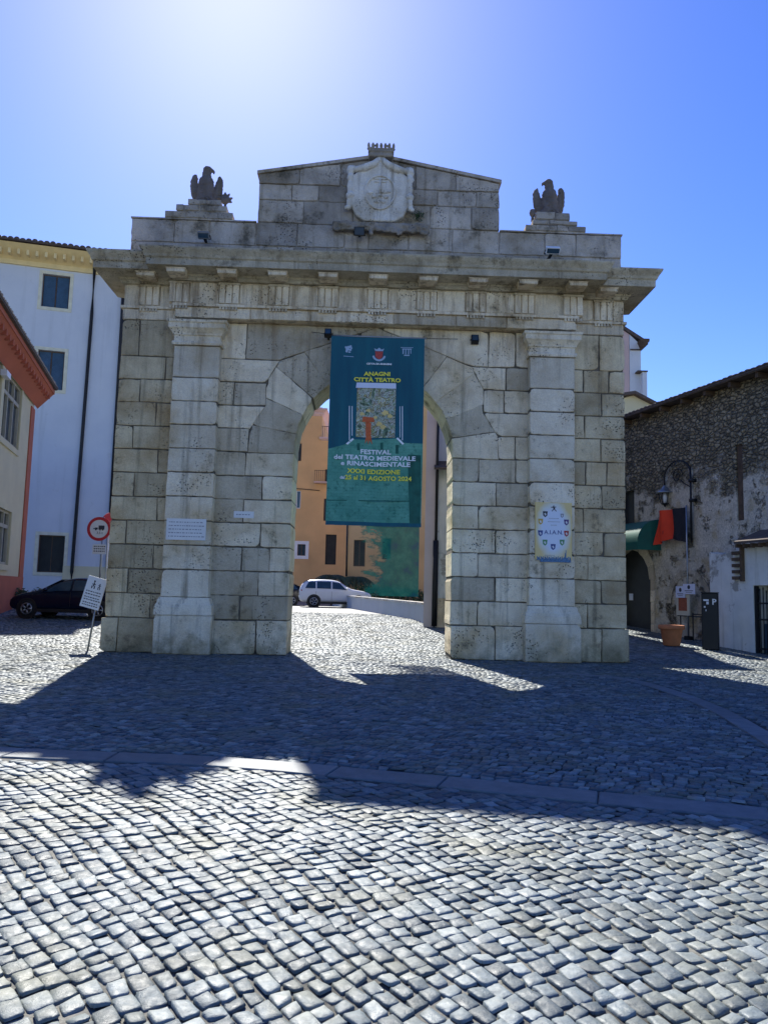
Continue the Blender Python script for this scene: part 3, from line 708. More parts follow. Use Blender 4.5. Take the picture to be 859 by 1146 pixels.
for k in range(7):
    x = -.30+k*.10; q.ball((x*1.12, -.08, 1.34), (.040, .05, .09)); q.tube([(x, -.08, 1.14), (x*1.1, -.08, 1.32)], .035, 6)
    q.ball((x*1.12, -.08, 1.24), (.05, .05, .03))
for k in range(6): q.ball((-.26+k*.104, .06, 1.30), (.04, .04, .08)); q.tube([(-.26+k*.104, .05, 1.12), (-.26+k*.104, .06, 1.28)], .03, 6)
o = build(q, 'crown', 'attic_stone', coat); remesh(o, .02, .01, .08, 1)
q = MB(); q.box(-1.25, 1.35, -.09, .06, -1.06, -.82); 
for k in range(26): q.ball((random.uniform(-1.2, 1.3), -.10, random.uniform(-1.16, -.86)), (random.uniform(.04, .14), .05, random.uniform(.03, .08)))
o = build(q, 'carved_ledge', 'attic_stone', coat); remesh(o, .03, .05, .09)
# marble plaques
def plaque(x0, y0, x1, y1, d, lines, name='inscription_plaque'):
    a, zt = G.p(x0, y0, d); b_, zb = G.p(x1, y1, d)
    o = build(MB().box(a, b_, d-.02, d+.03, zb, zt), name, 'marble', gate)
    q = MB(); h = (zt-zb)
    for i in range(lines):
        z = zt-h*(i+1)/(lines+1); x = a+.06
        while x < b_-.09:
            w = random.uniform(.02, .07); q.box(x, x+w, d-.022, d-.0195, z-.012, z+.012); x += w+random.uniform(.015, .03)
    if lines: build(q, 'engraved_lines', 'grey_ink', o)
plaque(187, 580, 230, 605, -.30, 5); plaque(262, 572, 284, 580, -.002, 1)

# ------------------------------------------------------------------ eagles
def eagle(px_, py_, flip, label, orn):
    u, z = G.p(px_, py_, .35); t = thing('eagle_statue', label, 'statue', G.w(u, .35, z-.02), G.yaw, 'stone eagles on the attic')
    s_ = -1 if flip else 1; q = MB()
    q.ball((0, 0, .12), (.30, .22, .12)); q.ball((0, 0, .38), (.25, .21, .36)); q.ball((0, -.03, .58), (.22, .19, .26)); q.ball((0, -.02, .84), (.13, .13, .20))
    q.ball((.02*s_, -.02, .99), (.125, .125, .115)); q.ball((.13*s_, -.03, .985), (.09, .05, .05), (20*s_, 'Y')); q.ball((.19*s_, -.03, .94), (.035, .035, .055))
    q.ball((-.11, -.10, .16), (.085, .10, .2)); q.ball((.11, -.10, .16), (.085, .10, .2))
    build_ = build(q, 'eagle_body', 'eagle_stone', t); remesh(build_, .024, .05, .05, 1)
    for sg in (-1, 1):
        w = MB(); big = (sg != s_)
        w.ball((sg*.31, .05, .44), (.13, .08, .40), (sg*9, 'Y')); w.ball((sg*.35, .06, .72 if big else .70), (.10 if big else .06, .07, .20), (sg*-8, 'Y')); w.ball((sg*.24, .05, .3), (.11, .08, .3), (sg*14, 'Y'))
        for k in range(4): w.ball((sg*(.20+.055*k), .02, .30+.05*k), (.03, .05, .26), (sg*12, 'Y'))
        o = build(w, 'wing', 'eagle_stone', t); remesh(o, .024, .05, .05, 1)
    for k in (-1, 1):
        c = MB()
        for j in range(3): c.tube([(k*.11+(j-1)*.05, -.16, .06), (k*.11+(j-1)*.07, -.25, .03), (k*.11+(j-1)*.075, -.28, 0)], [.03, .024, .01], 6)
        build(c, 'talon', 'eagle_stone', t, True)
    q = MB(); x = (.52 if orn > 0 else -.46)
    if orn > 0:   # small spiky crest on a stem
        q.tube([(x, 0, -.16), (x+.02, 0, .08)], .04, 6); q.ball((x, 0, .16), (.13, .08, .11))
        for a in (-70, -35, 0, 35, 75): q.ball((x+.15*math.sin(R(a)), 0, .18+.15*math.cos(R(a))), (.035, .04, .08), (a, 'Y'))
        q.ball((x+.15, 0, .12), (.06, .04, .03))
    else:
        q.tube([(x, 0, -.14), (x, 0, .08)], [.05, .03], 6); q.ball((x, 0, .12), (.09, .08, .12)); q.ball((x+.04, 0, .20), (.09, .05, .03))
    o = build(q, 'crest_ornament', 'eagle_stone', t); remesh(o, .02, .02, .05, 1)
eagle(230, 229, False, 'dark stone eagle on the stepped pedestal left of the gable, beak turned right', 1)
eagle(614, 243, True, 'dark stone eagle on the stepped pedestal right of the gable, hooked beak turned left', -1)

# ------------------------------------------------------------------ floodlights
def flood(x, y, d, label, w=.2, h=.16, mat='black_metal', tilt=-25):
    u, z = G.p(x, y, d); t = thing('floodlight', label, 'floodlight', G.w(u, d, z), G.yaw, 'floodlights fixed to the gate')
    M = Matrix.Rotation(R(tilt), 4, 'X')
    build(MB().box(-w/2, w/2, -.07, .07, -h/2, h/2, M), 'housing', mat, t)
    build(MB().box(-w/2+.02, w/2-.02, -.082, -.0715, -h/2+.02, h/2-.02, M), 'lens', 'glass', t)
    q = MB(); q.tube([(-w/2-.012, 0, 0), (-w/2-.012, .16, -.03), (w/2+.012, .16, -.03), (w/2+.012, 0, 0)], .012, 6); q.box(-.03, .03, .14, max(.17, -d+.0), -.06, .0)
    build(q, 'bracket', 'iron', t)
flood(367, 373, -.38, 'small black floodlight at the top left corner of the green banner', .17, .2)
flood(531, 380, -.06, 'small black box lamp on the wall right of the banner, below the architrave', .19, .22)
flood(228, 263, -.35, 'grey floodlight on the cornice below the left eagle', .30, .16, 'grey_metal', 35)
flood(618, 280, -.62, 'white floodlight lying on the cornice below the right eagle', .36, .16, 'white_paint', 40)
flood(402, 259, -.22, 'black floodlight with flaps under the coat of arms', .28, .22, 'black_metal', 20)

# ------------------------------------------------------------------ banner
BD = -.42
bu0, bzt = G.p(371, 376, BD); bu1, _ = G.p(475, 379, BD); _, bzb = G.p(364, 583, BD); _, bzl = G.p(470, 668, BD)
ban = thing('festival_banner', 'tall teal and green theatre festival banner hanging in the arch of the gate', 'banner', G.w((bu0+bu1)/2, BD, bzb), G.yaw)
bw = (bu1-bu0)/2; H = bzt-bzb; BO = Vector(((bu0+bu1)/2, bzb))
def B(x, y): u, z = G.p(x, y, BD); return u-BO.x, z-BO.y
def cloth(pts_fn, nx, nz, x0, x1, z0, z1, yo=0.0):
    q = MB()
    for j in range(nz+1):
        for i in range(nx+1):
            x = x0+(x1-x0)*i/nx; z = z0+(z1-z0)*j/nz
            q.v.append((x, wav(x, z)+yo, z))
    q.f = [(j*(nx+1)+i, j*(nx+1)+i+1, (j+1)*(nx+1)+i+1, (j+1)*(nx+1)+i) for j in range(nz) for i in range(nx)]
    return q
def wav(x, z): k = max(0, 1-z/H); return (.05*math.sin(x*3.1+.7+z*.35)+.022*math.sin(x*6.3+z*1.1)+.02*math.sin(z*1.7+x))*min(1, .25+k*2.2)
_, zc = B(420, 497)
o = build(cloth(None, 24, 40, -bw, bw, zc-.3, H), 'banner_cloth', 'banner_blue', ban, True)
# castle wall print: merlon top line
q = MB(); top = [B(364, 503), B(385, 498), B(395, 492), B(446, 491), B(452, 496), B(471, 497)]
n_ = 40
for i in range(n_+1):
    x = -bw+2*bw*i/n_; xs_ = [t[0] for t in top]; zt_ = float(np.interp(x, xs_, [t[1] for t in top]))
    for j in range(13): z = zt_*(j/12) if j else 0; q.v.append((x, wav(x, z)-.004, z))
q.f = [(i*13+j, (i+1)*13+j, (i+1)*13+j+1, i*13+j+1) for i in range(n_) for j in range(12)]
build(q, 'castle_print', 'banner_castle', ban, True)
q = MB(); zh = B(420, 560)[1]
q = cloth(None, 20, 1, -bw, bw, -.10, .0, -.003); build(q, 'hem', 'banner_blue', ban, True)
def pr(q, pts, off=-.008): q.add([(x, wav(x, z)+off, z) for x, z in pts], [tuple(range(len(pts)))])
q = MB(); a, b_ = B(398, 489), B(443, 429); nn = 8
pr_x = [a[0]+(b_[0]-a[0])*i/nn for i in range(nn+1)]; 
for i in range(nn+1):
    for j in range(9): z = a[1]+(b_[1]-a[1])*j/8; q.v.append((pr_x[i], wav(pr_x[i], z)-.007, z))
q.f = [(i*9+j, (i+1)*9+j, (i+1)*9+j+1, i*9+j+1) for i in range(nn) for j in range(8)]
build(q, 'painted_scene', 'banner_painting', ban)
q = MB(); pr(q, [B(398, 434), B(443, 435), B(443, 429), B(399, 428)], -.0095); build(q, 'scene_sky', 'paper', ban)
q = MB(); pr(q, [B(409, 470), B(415, 473), B(415, 488), B(409, 488)], -.012); pr(q, [B(409.5, 488), B(415, 488), B(416.5, 497), B(413, 492), B(412, 497.5), B(411, 492), B(408, 496.5)], -.0125)
pr(q, [B(406, 466), B(418, 467), B(419, 472), B(405, 472)], -.013)
build(q, 'figure_print', 'figure_orange', ban)
q = MB(); 
for x, y, w in ((424, 474, 3.5), (431, 462, 4), (436, 466, 3), (405, 463, 3), (420, 467, 2.5), (428, 478, 3.5), (412, 459, 2.5)): 
    q = MB(); c = B(x, y); pr(q, [(c[0]+w*.022*math.cos(a)*(1+.3*math.sin(3*a+x)), c[1]+w*.016*math.sin(a)*(1+.3*math.cos(5*a+y))) for a in [k*.6283 for k in range(10)]], -.011); build(q, 'foliage_print', 'poster_yellow', ban)
for x0, x1, yb in ((390.5, 391.3, 493), (393.5, 394.3, 488), (447, 447.6, 490), (449.6, 450.4, 493)):
    q = MB(); pr(q, [B(x0, yb), B(x1, yb), B(x1, 455), B(x0, 455)], -.009); build(q, 'cord_print', 'letter_white', ban)
q = MB(); pr(q, [B(387, 497), B(389, 498), B(396, 492), B(394.5, 490.5)], -.0092); pr(q, [B(443, 491), B(445, 490), B(452, 497), B(450, 498)], -.0092)
build(q, 'drape_print', 'letter_white', ban)
q = MB()
for x, y0, y1 in ((401, 496, 504), (427, 495, 503), (444, 498, 508)): q = MB(); pr(q, [B(x-1.6, y1), B(x+1.6, y1), B(x+1.6, y0), B(x-1.6, y0)], -.006); build(q, 'loophole_print', 'banner_green_dark', ban)
q = MB()
pr(q, [B(456, 509), B(470.5, 510), B(470, 586), B(458, 586)], -.0065)
pr(q, [B(366, 559.5), B(458, 560.5), B(458, 561.5), B(366, 560.5)], -.0062)
build(q, 'battlement_print', 'banner_green_dark', ban)
mxs = [((bw-.0) if False else 0)]
def wtext(body, mat, x, y, size, bold=.004, sx=1.0, nm='lettering'):
    c = B(x, y); return text(body, nm, mat, ban, c[0], -.045, c[1], size, 'CENTER', bold, sx, wave=True)
wtext('ANAGNI', 'letter_yellow', 422, 420.6, .145, .005, 1.2); wtext('CITTÀ TEATRO', 'letter_yellow', 422, 427.4, .145, .005, 1.2)
wtext('FESTIVAL', 'letter_white', 420, 508.2,  .16, .0045, 1.2); wtext('del TEATRO MEDIEVALE', 'letter_white', 419, 515.0,  .16, .0045, 1.22); wtext('e RINASCIMENTALE', 'letter_white', 420, 521.8,  .16, .0045, 1.25)
wtext('XXXI EDIZIONE', 'letter_yellow', 418, 530.2, .155, .0045, 1.2); wtext('dal', 'letter_white', 383, 536.0, .11, .003, 1.0); wtext('25 al 31 AGOSTO 2024', 'letter_yellow', 423, 537.6, .155, .0045, 1.1)
wtext('CITTA DI ANAGNI', 'letter_white', 424, 408.3, .06, .003, 1.3)
# logos: rampant beast, civic shield, portico mark
q = MB()
for dx, dz, rx, rz in ((0, .07, .055, .035), (.05, .10, .03, .025), (-.03, .02, .05, .05), (.04, .0, .04, .03), (-.05, -.04, .03, .04), (.02, -.06, .04, .02), (-.07, .06, .03, .03), (.07, .05, .025, .03)):
    c = B(390, 391.5); pr(q, [(c[0]+dx+rx*math.cos(a), c[1]+dz+rz*math.sin(a)) for a in [k*.785 for k in range(8)]], -.009)
c = B(390, 399); pr(q, [(c[0]-.13, c[1]-.008), (c[0]+.13, c[1]-.008), (c[0]+.13, c[1]+.008), (c[0]-.13, c[1]+.008)], -.009)
build(q, 'beast_logo', 'logo_blue', ban)
c = B(424, 397); e1 = MB(); pr(e1, [(c[0]+x, c[1]+z) for x, z in ((0, -.13), (.09, -.06), (.10, .09), (-.10, .09), (-.09, -.06))], -.010); build(e1, 'civic_shield', 'emblem_red', ban)
q = MB(); 
for a in range(200, 345, 14): pr(q, [(c[0]+.15*math.cos(R(a))+.03*math.cos(t), c[1]+.0+.145*math.sin(R(a))+.03*math.sin(t)) for t in [k*1.05 for k in range(6)]], -.009)
pr(q, [(c[0]+x, c[1]+z) for x, z in ((-.10, .10), (.10, .10), (.13, .17), (.06, .14), (0, .19), (-.06, .14), (-.13, .17))], -.0095)
build(q, 'shield_wreath', 'logo_blue', ban)
c = B(455, 394); q = MB()
for x0, x1, z0, z1 in ((-.16, .16, .105, .12), (-.12, .12, .06, .085), (-.11, -.08, -.06, .06), (-.04, -.015, -.07, .06), (.03, .055, -.07, .06), (.09, .11, -.05, .06), (-.07, .07, -.11, -.08)): pr(q, [(c[0]+x0, c[1]+z0), (c[0]+x1, c[1]+z0), (c[0]+x1, c[1]+z1), (c[0]+x0, c[1]+z1)], -.009)
build(q, 'portico_logo', 'logo_blue', ban)
x0 = B(384, 620)[0]
zl = bzl-BO.y
q = cloth(None, 20, 16, x0, bw-.04, zl, -.0, .012); build(q, 'lower_gauze', 'banner_mesh', ban, True)
q = MB(); q.tube([(-bw-.05, .02, H+.02), (bw+.05, .02, H+.02)], .022, 8); build(q, 'top_rod', 'grey_metal', ban, True)
q = MB()
for x in (-bw+.04, bw-.04): q.tube([(x, .02, H+.02), (x*1.02, .12, H+.12)], .008, 6)
q.tube([(-bw-.05, .02, H+.02), (-bw-.28, .10, H+.10), (-bw-.55, .38, H+.22)], .008, 6); q.tube([(bw+.05, .02, H+.02), (bw+.4, .12, H+.06), (bw+.9, .38, H+.16)], .008, 6)
build(q, 'tie_cord', 'black_metal', ban)

# ------------------------------------------------------------------ crest poster on the right pilaster
PD = -.325
a, zt = G.p(598.5, 562, PD); b_, zb = G.p(639.5, 631, PD); pc = ((a+b_)/2, zb)
pos = thing('crest_poster', 'yellow edged poster of small heraldic shields fixed to the right pilaster', 'poster', G.w(pc[0], PD, pc[1]), G.yaw)
PW, PH = (b_-a)/2, zt-zb
build(MB().box(-PW, PW, 0, .018, .10, PH), 'panel', 'poster_yellow', pos)
build(MB().box(-PW+.012, PW-.012, -.0022, -.0005, .13, PH-.012), 'printed_sheet', 'poster_print', pos)
q = MB(); 
for k in range(46):
    x = -PW+.03+k*(2*PW-.06)/46; h = .05+.08*abs(math.sin(k*1.9))+(.16 if k in (38, 39) else 0); q.box(x, x+(2*PW-.06)/46, -.006, -.0025, .03 if k > 4 else .08, .05+h)
build(q, 'skyline_print', 'skyline_blue', pos)
def PP(x, y): u, z = G.p(580+x*80/859, 550+y*100/1074, PD); return u-pc[0], z-pc[1]
for (x, y, m1) in ((318, 270, 'dark_ink'), (262, 360, 'crest_gold'), (260, 500, 'crest_blue'), (315, 612, 'crest_green'), (413, 665, 'crest_blue'), (520, 612, 'crest_green'), (572, 505, 'emblem_red'), (572, 370, 'crest_purple'), (520, 290, 'grey_ink')):
    cx, cz = PP(x, y); s_ = .085
    if (x, y) == (520, 290): s_ = .06
    sh = build(MB().add([(cx+s_*p, -.005, cz+s_*r_) for p, r_ in ((0, -1), (.6, -.5), (.75, .8), (-.75, .8), (-.6, -.5))], [(0, 1, 2, 3, 4)]), 'printed_shield', m1, pos)
    build(MB().add([(cx+s_*p*.55, -.0065, cz+s_*(r_*.55)) for p, r_ in ((0, -1), (.6, -.5), (.1, .7), (-.6, .2))], [(0, 1, 2, 3)]), 'shield_charge', 'marble', sh)
cx, cz = PP(420, 210); q = MB()
for p, r_ in (((-.02, .06), (.03, .02)), ((.03, .02), (-.05, -.06)), ((.01, .0), (.07, -.06)), ((-.07, .04), (.06, .05)), ((0, .09), (0, .0))): q.tube([(cx+p[0], -.005, cz+p[1]), (cx+r_[0], -.005, cz+r_[1])], .010, 5)
build(q, 'figure_logo', 'dark_ink', pos)
cx, cz = PP(420, 515); text('A.I.A.N.', 'lettering', 'crest_blue', pos, cx, -.006, cz, .15, 'CENTER', .001, 1.0)
q = MB()
for y, w in ((325, .12), (365, .15), (405, .07), (768, .12)):
    cx, cz = PP(420 if y < 700 else 370, y); x = cx-w
    while x < cx+w: q.box(x, x+.022, -.005, -.0025, cz-.008, cz+.008); x += .032
build(q, 'print_lines', 'grey_ink', pos)

# ------------------------------------------------------------------ signs at the left pier
ft = gnd(98, 728); t = thing('notice_sign', 'white notice board with walking figures, leaning on a thin grey post beside the left pier', 'sign', ft, 0)
def rel(x, y): q_ = at(x, y, ft.y); return (q_.x-ft.x, q_.z-ft.z)
tp = rel(108.5, 672); build(MB().tube([(0, 0, -.05), (tp[0], 0, tp[1])], .026, 8), 'post', 'grey_metal', t, True)
c = rel(105.5, 663.5); M = Matrix.Translation((c[0], -.04, c[1])) @ Matrix.Rotation(R(14), 4, 'Y')
build(MB().box(-.25, .25, 0, .02, -.40, .40, M), 'panel', 'white_paint', t)
q = MB()
for z in (.02, -.05, -.13, -.19, -.27, -.33):
    x = -.20
    while x < .18: w = random.uniform(.02, .06); q.box(x, x+w, -.004, -.001, z-.012, z+.012, M); x += w+.018
build(q, 'text_lines', 'dark_ink', t)
q = MB()
for x, s_ in ((-.05, 1), (.10, .65)):
    q.box(x-.016*s_, x+.016*s_, -.004, -.001, .16, .26*s_+.16*(1-s_), M); q.lathe([(0.001, -.005), (.022*s_, -.005), (.022*s_, -.001), (.001, -.001)], 10, (x+.0, 0, .28*s_+.16*(1-s_)), 'y') if False else None
    q.box(x-.022*s_, x+.022*s_, -.004, -.001, .27*s_+.16*(1-s_), .31*s_+.16*(1-s_), M)
    q.box(x-.05*s_, x-.02*s_, -.004, -.001, .10, .17, M); q.box(x+.015*s_, x+.045*s_, -.004, -.001, .10, .17, M); q.box(x-.05*s_, x+.05*s_, -.0045, -.0015, .20, .22, M)
build(q, 'pictogram', 'dark_ink', t)
# prohibition sign
Ys = 29.0; c = at(111.3, 592, Ys); base = Vector((c.x+.13, Ys, gh(Ys)))
t = thing('prohibition_sign', 'round red rimmed no trucks sign on a tall pole left of the gate', 'sign', base, 0)
zc_ = c.z-base.z; ox = -.13
build(MB().tube([(0, .03, 0), (0, .03, zc_+.45)], .04, 10), 'pole', 'grey_metal', t, True)
build(MB().lathe([(.001, 0), (.45, 0), (.45, -.02), (.001, -.02)], 40, (ox, 0, zc_), 'y'), 'disc', 'white_paint', t)
q = MB(); n_ = 40
for r_, in ((.455,), (.345,)): q.v += [(ox+r_*math.cos(2*math.pi*k/n_), -.026, zc_+r_*math.sin(2*math.pi*k/n_)) for k in range(n_)]
q.f = [(k, (k+1) % n_, n_+(k+1) % n_, n_+k) for k in range(n_)]; build(q, 'red_rim', 'sign_red', t)
q = MB(); q.box(ox-.02, ox+.20, -.028, -.022, zc_-.02, zc_+.13); q.box(ox-.15, ox-.05, -.028, -.022, zc_-.02, zc_+.05); q.box(ox-.21, ox-.16, -.028, -.022, zc_-.01, zc_+.03)
for x in (-.12, .04, .14): q.box(ox+x-.025, ox+x+.025, -.028, -.022, zc_-.055, zc_-.02)
build(q, 'truck_symbol', 'dark_ink', t)
text('3,5 t', 'lettering', 'dark_ink', t, ox+.03, -.024, zc_-.19, .13)
pl = build(MB().box(ox-.20, ox+.30, -.02, 0, zc_-.95, zc_-.58), 'plate', 'white_paint', t)
q = MB()
for z in (.66, .75, .84):
    x = ox-.15
    while x < ox+.25: w = random.uniform(.03, .08); q.box(x, x+w, -.024, -.0205, zc_-z-.018, zc_-z+.018); x += w+.025
build(q, 'plate_text', 'dark_ink', pl)
c2 = at(123.5, 586, 29.6); t = thing('round_sign', 'red back edge of a second round sign just behind the no trucks sign', 'sign', (c2.x, 29.6, gh(29.6)), R(60))
build(MB().tube([(0, .04, 0), (0, .04, c2.z-gh(29.6)+.4)], .04, 10), 'pole', 'white_paint', t, True)
build(MB().lathe([(.001, 0), (.42, 0), (.42, -.03), (.001, -.03)], 32, (0, 0, c2.z-gh(29.6)), 'y'), 'disc', 'sign_red', t)

# ------------------------------------------------------------------ cars
def car(name, label, loc, rotz, body, L_=4.1, Hh=1.45, wd=.87, suv=False):
    t = thing(name, label, 'car', loc, rotz)
    # stations: x, bottom, shoulder, top   (front at -x)
    if suv: st = [(-2.1,.42,.62,.70),(-2.05,.30,.78,.86),(-1.7,.28,.90,.98),(-1.05,.28,.98,1.06),(-.75,.28,1.0,1.14),(-.25,.28,1.02,1.54),(.3,.28,1.03,1.62),(1.0,.28,1.04,1.62),(1.65,.28,1.05,1.58),(1.95,.30,1.05,1.42),(2.1,.36,1.0,1.10),(2.14,.48,.8,.9)]
    else:   st = [(-2.02,.40,.52,.60),(-1.98,.26,.64,.72),(-1.7,.22,.76,.84),(-1.15,.22,.86,.94),(-.85,.22,.89,1.02),(-.2,.22,.92,1.36),(.25,.22,.93,1.45),(.9,.22,.95,1.44),(1.45,.22,.97,1.33),(1.85,.24,.97,1.10),(2.0,.30,.9,.98),(2.04,.44,.72,.80)]
    def ringp(s_):
        x, zb, zs, zt = s_; nose = 1-.16*max(0, (abs(x)-1.6)/.5)**1.5; w = wd*nose; g = zt-zs; wt = w-.08-.30*g
        P = [(0, zb), (w*.88, zb), (w*.99, zb+.12), (w*1.0, (zb+zs)/2), (w*.985, zs), (wt, zt-.05 if g > .2 else zt-.02), (wt*.82, zt), (0, zt+.015)]
        return [(x, y, z) for y, z in P] + [(x, -y, z) for y, z in P[-2:0:-1]]
    rings = [ringp(s_) for s_ in st]; n = len(rings[0]); q = MB(); q.v = [p for r_ in rings for p in r_]
    q.f = [(i*n+k, i*n+(k+1) % n, (i+1)*n+(k+1) % n, (i+1)*n+k) for i in range(len(st)-1) for k in range(n)] + [tuple(range(n)), tuple((len(st)-1)*n+k for k in range(n))]
    b = build(q, 'body', body, t, True); sm = b.modifiers.new('s', 'SUBSURF'); sm.levels = sm.render_levels = 2
    # side windows, placed just proud of the sloping side
    def sidewin(x0, x1, sgn, x0t=None, x1t=None):
        def pt(x, f):
            i = max(k for k in range(len(st)-1) if st[k][0] <= x); a_ = (x-st[i][0])/(st[i+1][0]-st[i][0]); s_ = tuple(st[i][j]*(1-a_)+st[i+1][j]*a_ for j in range(4))
            r_ = ringp(s_); p0, p1 = Vector(r_[4]), Vector(r_[5]); p = p0.lerp(p1, f); return (p.x, sgn*(p.y+.004), p.z)
        x0t = x0t if x0t is not None else x0; x1t = x1t if x1t is not None else x1; qq = MB(); m_ = 5
        for j in range(2):
            for k in range(m_+1): 
                xa = x0+(x1-x0)*k/m_; xb = x0t+(x1t-x0t)*k/m_; qq.v.append(pt(xb if j else xa, .88 if j else .10))
        qq.f = [(k, k+1, m_+2+k, m_+1+k) for k in range(m_)]
        build(qq, 'side_window', 'glass', t, True)
    for sgn in (-1, 1):
        if suv: sidewin(-.62, .22, sgn, -.2, .22); sidewin(.30, 1.12, sgn); sidewin(1.2, 1.8, sgn, 1.2, 1.6)
        else: sidewin(-.72, .22, sgn, -.2, .22); sidewin(.30, 1.15, sgn); sidewin(1.22, 1.62, sgn, 1.22, 1.42)
        q = MB()
        for xd in (.26, 1.17): q.box(xd-.006, xd+.006, sgn*wd*.995-.004, sgn*wd*.995+.004, .42, .93)
        build(q, 'door_seam', 'trim_black', t)
        q = MB(); q.box(-.02, .14, sgn*wd-.02, sgn*wd+.02, .86, .885); q.box(.92, 1.08, sgn*wd-.02, sgn*wd+.02, .86, .885); build(q, 'door_handle', body, t)
        q = MB(); q.ball((-.62, sgn*(wd+.08), 1.0 if not suv else 1.1), (.07, .09, .07)); build(q, 'wing_mirror', body, t, True)
        q = MB(); q.ball((-1.86, sgn*wd*.74, .64 if not suv else .76), (.15, .12, .07)); build(q, 'headlight', 'lamp_clear', t, True)
        q = MB(); q.ball((2.0, sgn*wd*.72, .86 if not suv else .96), (.08, .14, .08)); build(q, 'tail_light', 'lamp_red', t, True)
        build(MB().box(-1.0, 1.0, sgn*wd*.95-.05, sgn*wd*.95+.03, .20, .32), 'sill_trim', 'trim_black', t)
        for x in (-1.30, 1.28):
            r_ = .34 if suv else .31
            ar = build(MB().lathe([(r_+.07, .0), (r_+.07, sgn*.012), (r_-.02, sgn*.013), (r_-.02, 0)], 28, (x, sgn*wd*.985, r_), 'y'), 'wheel_arch', 'trim_black', t)
            w = build(MB().lathe([(.001, -sgn*.2), (r_-.02, -sgn*.2), (r_, -sgn*.17), (r_, -.0), (r_-.02, sgn*.03), (r_*.66, sgn*.032), (.001, sgn*.02)], 28, (x, sgn*wd*.97, r_), 'y'), 'wheel', 'tyre', t, True)
            q = MB(); yy = sgn*(wd*.97+.036)
            for k in range(5):
                a = 2*math.pi*k/5; q.tube([(x+.04*math.cos(a), yy, r_+.04*math.sin(a)), (x+r_*.6*math.cos(a), yy, r_+r_*.6*math.sin(a))], .032, 6)
            q.tube([(x+r_*.62*math.cos(2*math.pi*k/20), yy, r_+r_*.62*math.sin(2*math.pi*k/20)) for k in range(21)], .02, 6, False)
            build(q, 'rim', 'rim', w, True)
    # windscreen and rear window
    for nm, i0, i1 in (('windscreen', 4, 5), ('rear_window', len(st)-4, len(st)-3)):
        r0, r1 = ringp(st[i0]), ringp(st[i1]); q = MB()
        for r_, f in ((r0, .9), (r1, .95)):
            for k in range(7): y = (k/3-1); q.v.append((r_[7][0], y*r_[5][1]*f, r_[7][2]+.012-.02*abs(y)))
        q.f = [(k, k+1, 8+k, 7+k) for k in range(6)]; build(q, nm, 'glass', t, True)
    build(MB().box(2.03 if not suv else 2.12, 2.06 if not suv else 2.16, -.26, .26, .55, .67), 'number_plate', 'white_paint', t)
    build(MB().box(-2.05, -1.98, -.45, .45, .40, .52), 'grille', 'trim_black', t)
    return t
p = at(8, 680, 27.6); car('parked_car', 'dark navy hatchback parked side on below the white building, left of the gate', (p.x+2.04, 28.4, gh(28.4)), R(-3), 'car_navy')
p = at(335, 678, 46); car('parked_car', 'white suv parked beyond the arch, seen from its side and tail', (p.x+2.1, 46.0, gh(46)), R(180+7), 'car_white', suv=True)
p = at(322, 678, 47.5); car('parked_car', 'black car mostly hidden beyond the arch, left of the white suv', (p.x-1.2, 48.3, gh(48)), R(12), 'car_black')

# ------------------------------------------------------------------ buildings
def tiles(mb, a, b_, y, z, slope=.30, depth=3.0, step=.22, r=.10):     # pan-tile roof edge seen from the front
    x = a; i = 0
    while x < b_:
        n = 6; vs = []
        for yy, zz in ((y, z), (y+depth, z+depth*slope)):
            for k in range(n+1): t_ = math.pi*k/n; vs.append((x+step/2-math.cos(t_)*step/2*1.02, yy, zz+math.sin(t_)*r*(.9+.15*((i*7) % 3))))
        mb.add(vs, [(k, k+1, n+2+k, n+1+k) for k in range(n)] + [tuple(range(n+1))]); x += step; i += 1
    mb.box(a, b_, y+.02, y+depth, z-.06, z-.001)
# white palazzo
WP = Plane(at(108, 400, 47).x, 47, 15)
wz = WP.p(60, 278, 0)[1]-.1; print('wz', wz)
wb = thing('white_building', 'tall white rendered building with yellow eaves and blue shuttered windows, left of the gate', 'building', WP.o, WP.yaw)
wins = []
for (x0, y0, x1, y1) in ((48.5, 306, 76.5, 346), (43, 391, 70, 437), (44, 598.5, 70.5, 641)):
    a, zt = WP.p(x0, y0); b_, zb = WP.p(x1, y1); wins.append((a, b_, zb, zt))
wins[2] = (wins[2][0], wins[2][1], wins[2][2], wins[2][3])
uR = 3.0; uL = -22
extra = [(w[0]-5.2, w[1]-5.2, w[2], w[3]) for w in wins] 
q = facade(MB(), uL, uR, 0, wz-.2, wins+extra, 0, .3); shell(q, uL, uR, 0, wz-.2, 10); build(q, 'wall', 'white_plaster', wb, recalc=False)
for i, w in enumerate(wins+extra): window(wb, *w, surround='pale_surround', sw=.20, shutter='shutter_blue' if i % 3 < 2 else 'shutter_dark', rec=.2)
q = MB(); q.prism([(uL, wz-1.25), (uR, wz-1.25), (uR, wz-.22), (uL, wz-.22)], -.10, -.005)
q.add([(uL, -.1, wz-.95), (uR, -.1, wz-.95), (uR, -1.0, wz-.22), (uL, -1.0, wz-.22)], [(0, 1, 2, 3)])
x = uL
while x < uR-.2: q.box(x, x+.16, -.75, -.1, wz-.82, wz-.50); x += .52
build(q, 'eaves', 'yellow_soffit', wb)
q = MB(); tiles(q, uL, uR+.3, -1.15, wz-.1, .22, 6, .34, .15); build(q, 'roof', 'dark_tile', wb)
def pipe(par, Pl, pts, r=.07, d=-.12, mat='copper_pipe', nm='drainpipe'):
    return build(MB().tube([(Pl.p(x, y, d)[0], d, Pl.p(x, y, d)[1]) for x, y in pts], r, 8), nm, mat, par, True)
pipe(wb, WP, [(105.5, 288), (106, 303), (103, 350), (80.5, 640), (80, 652)], .10)
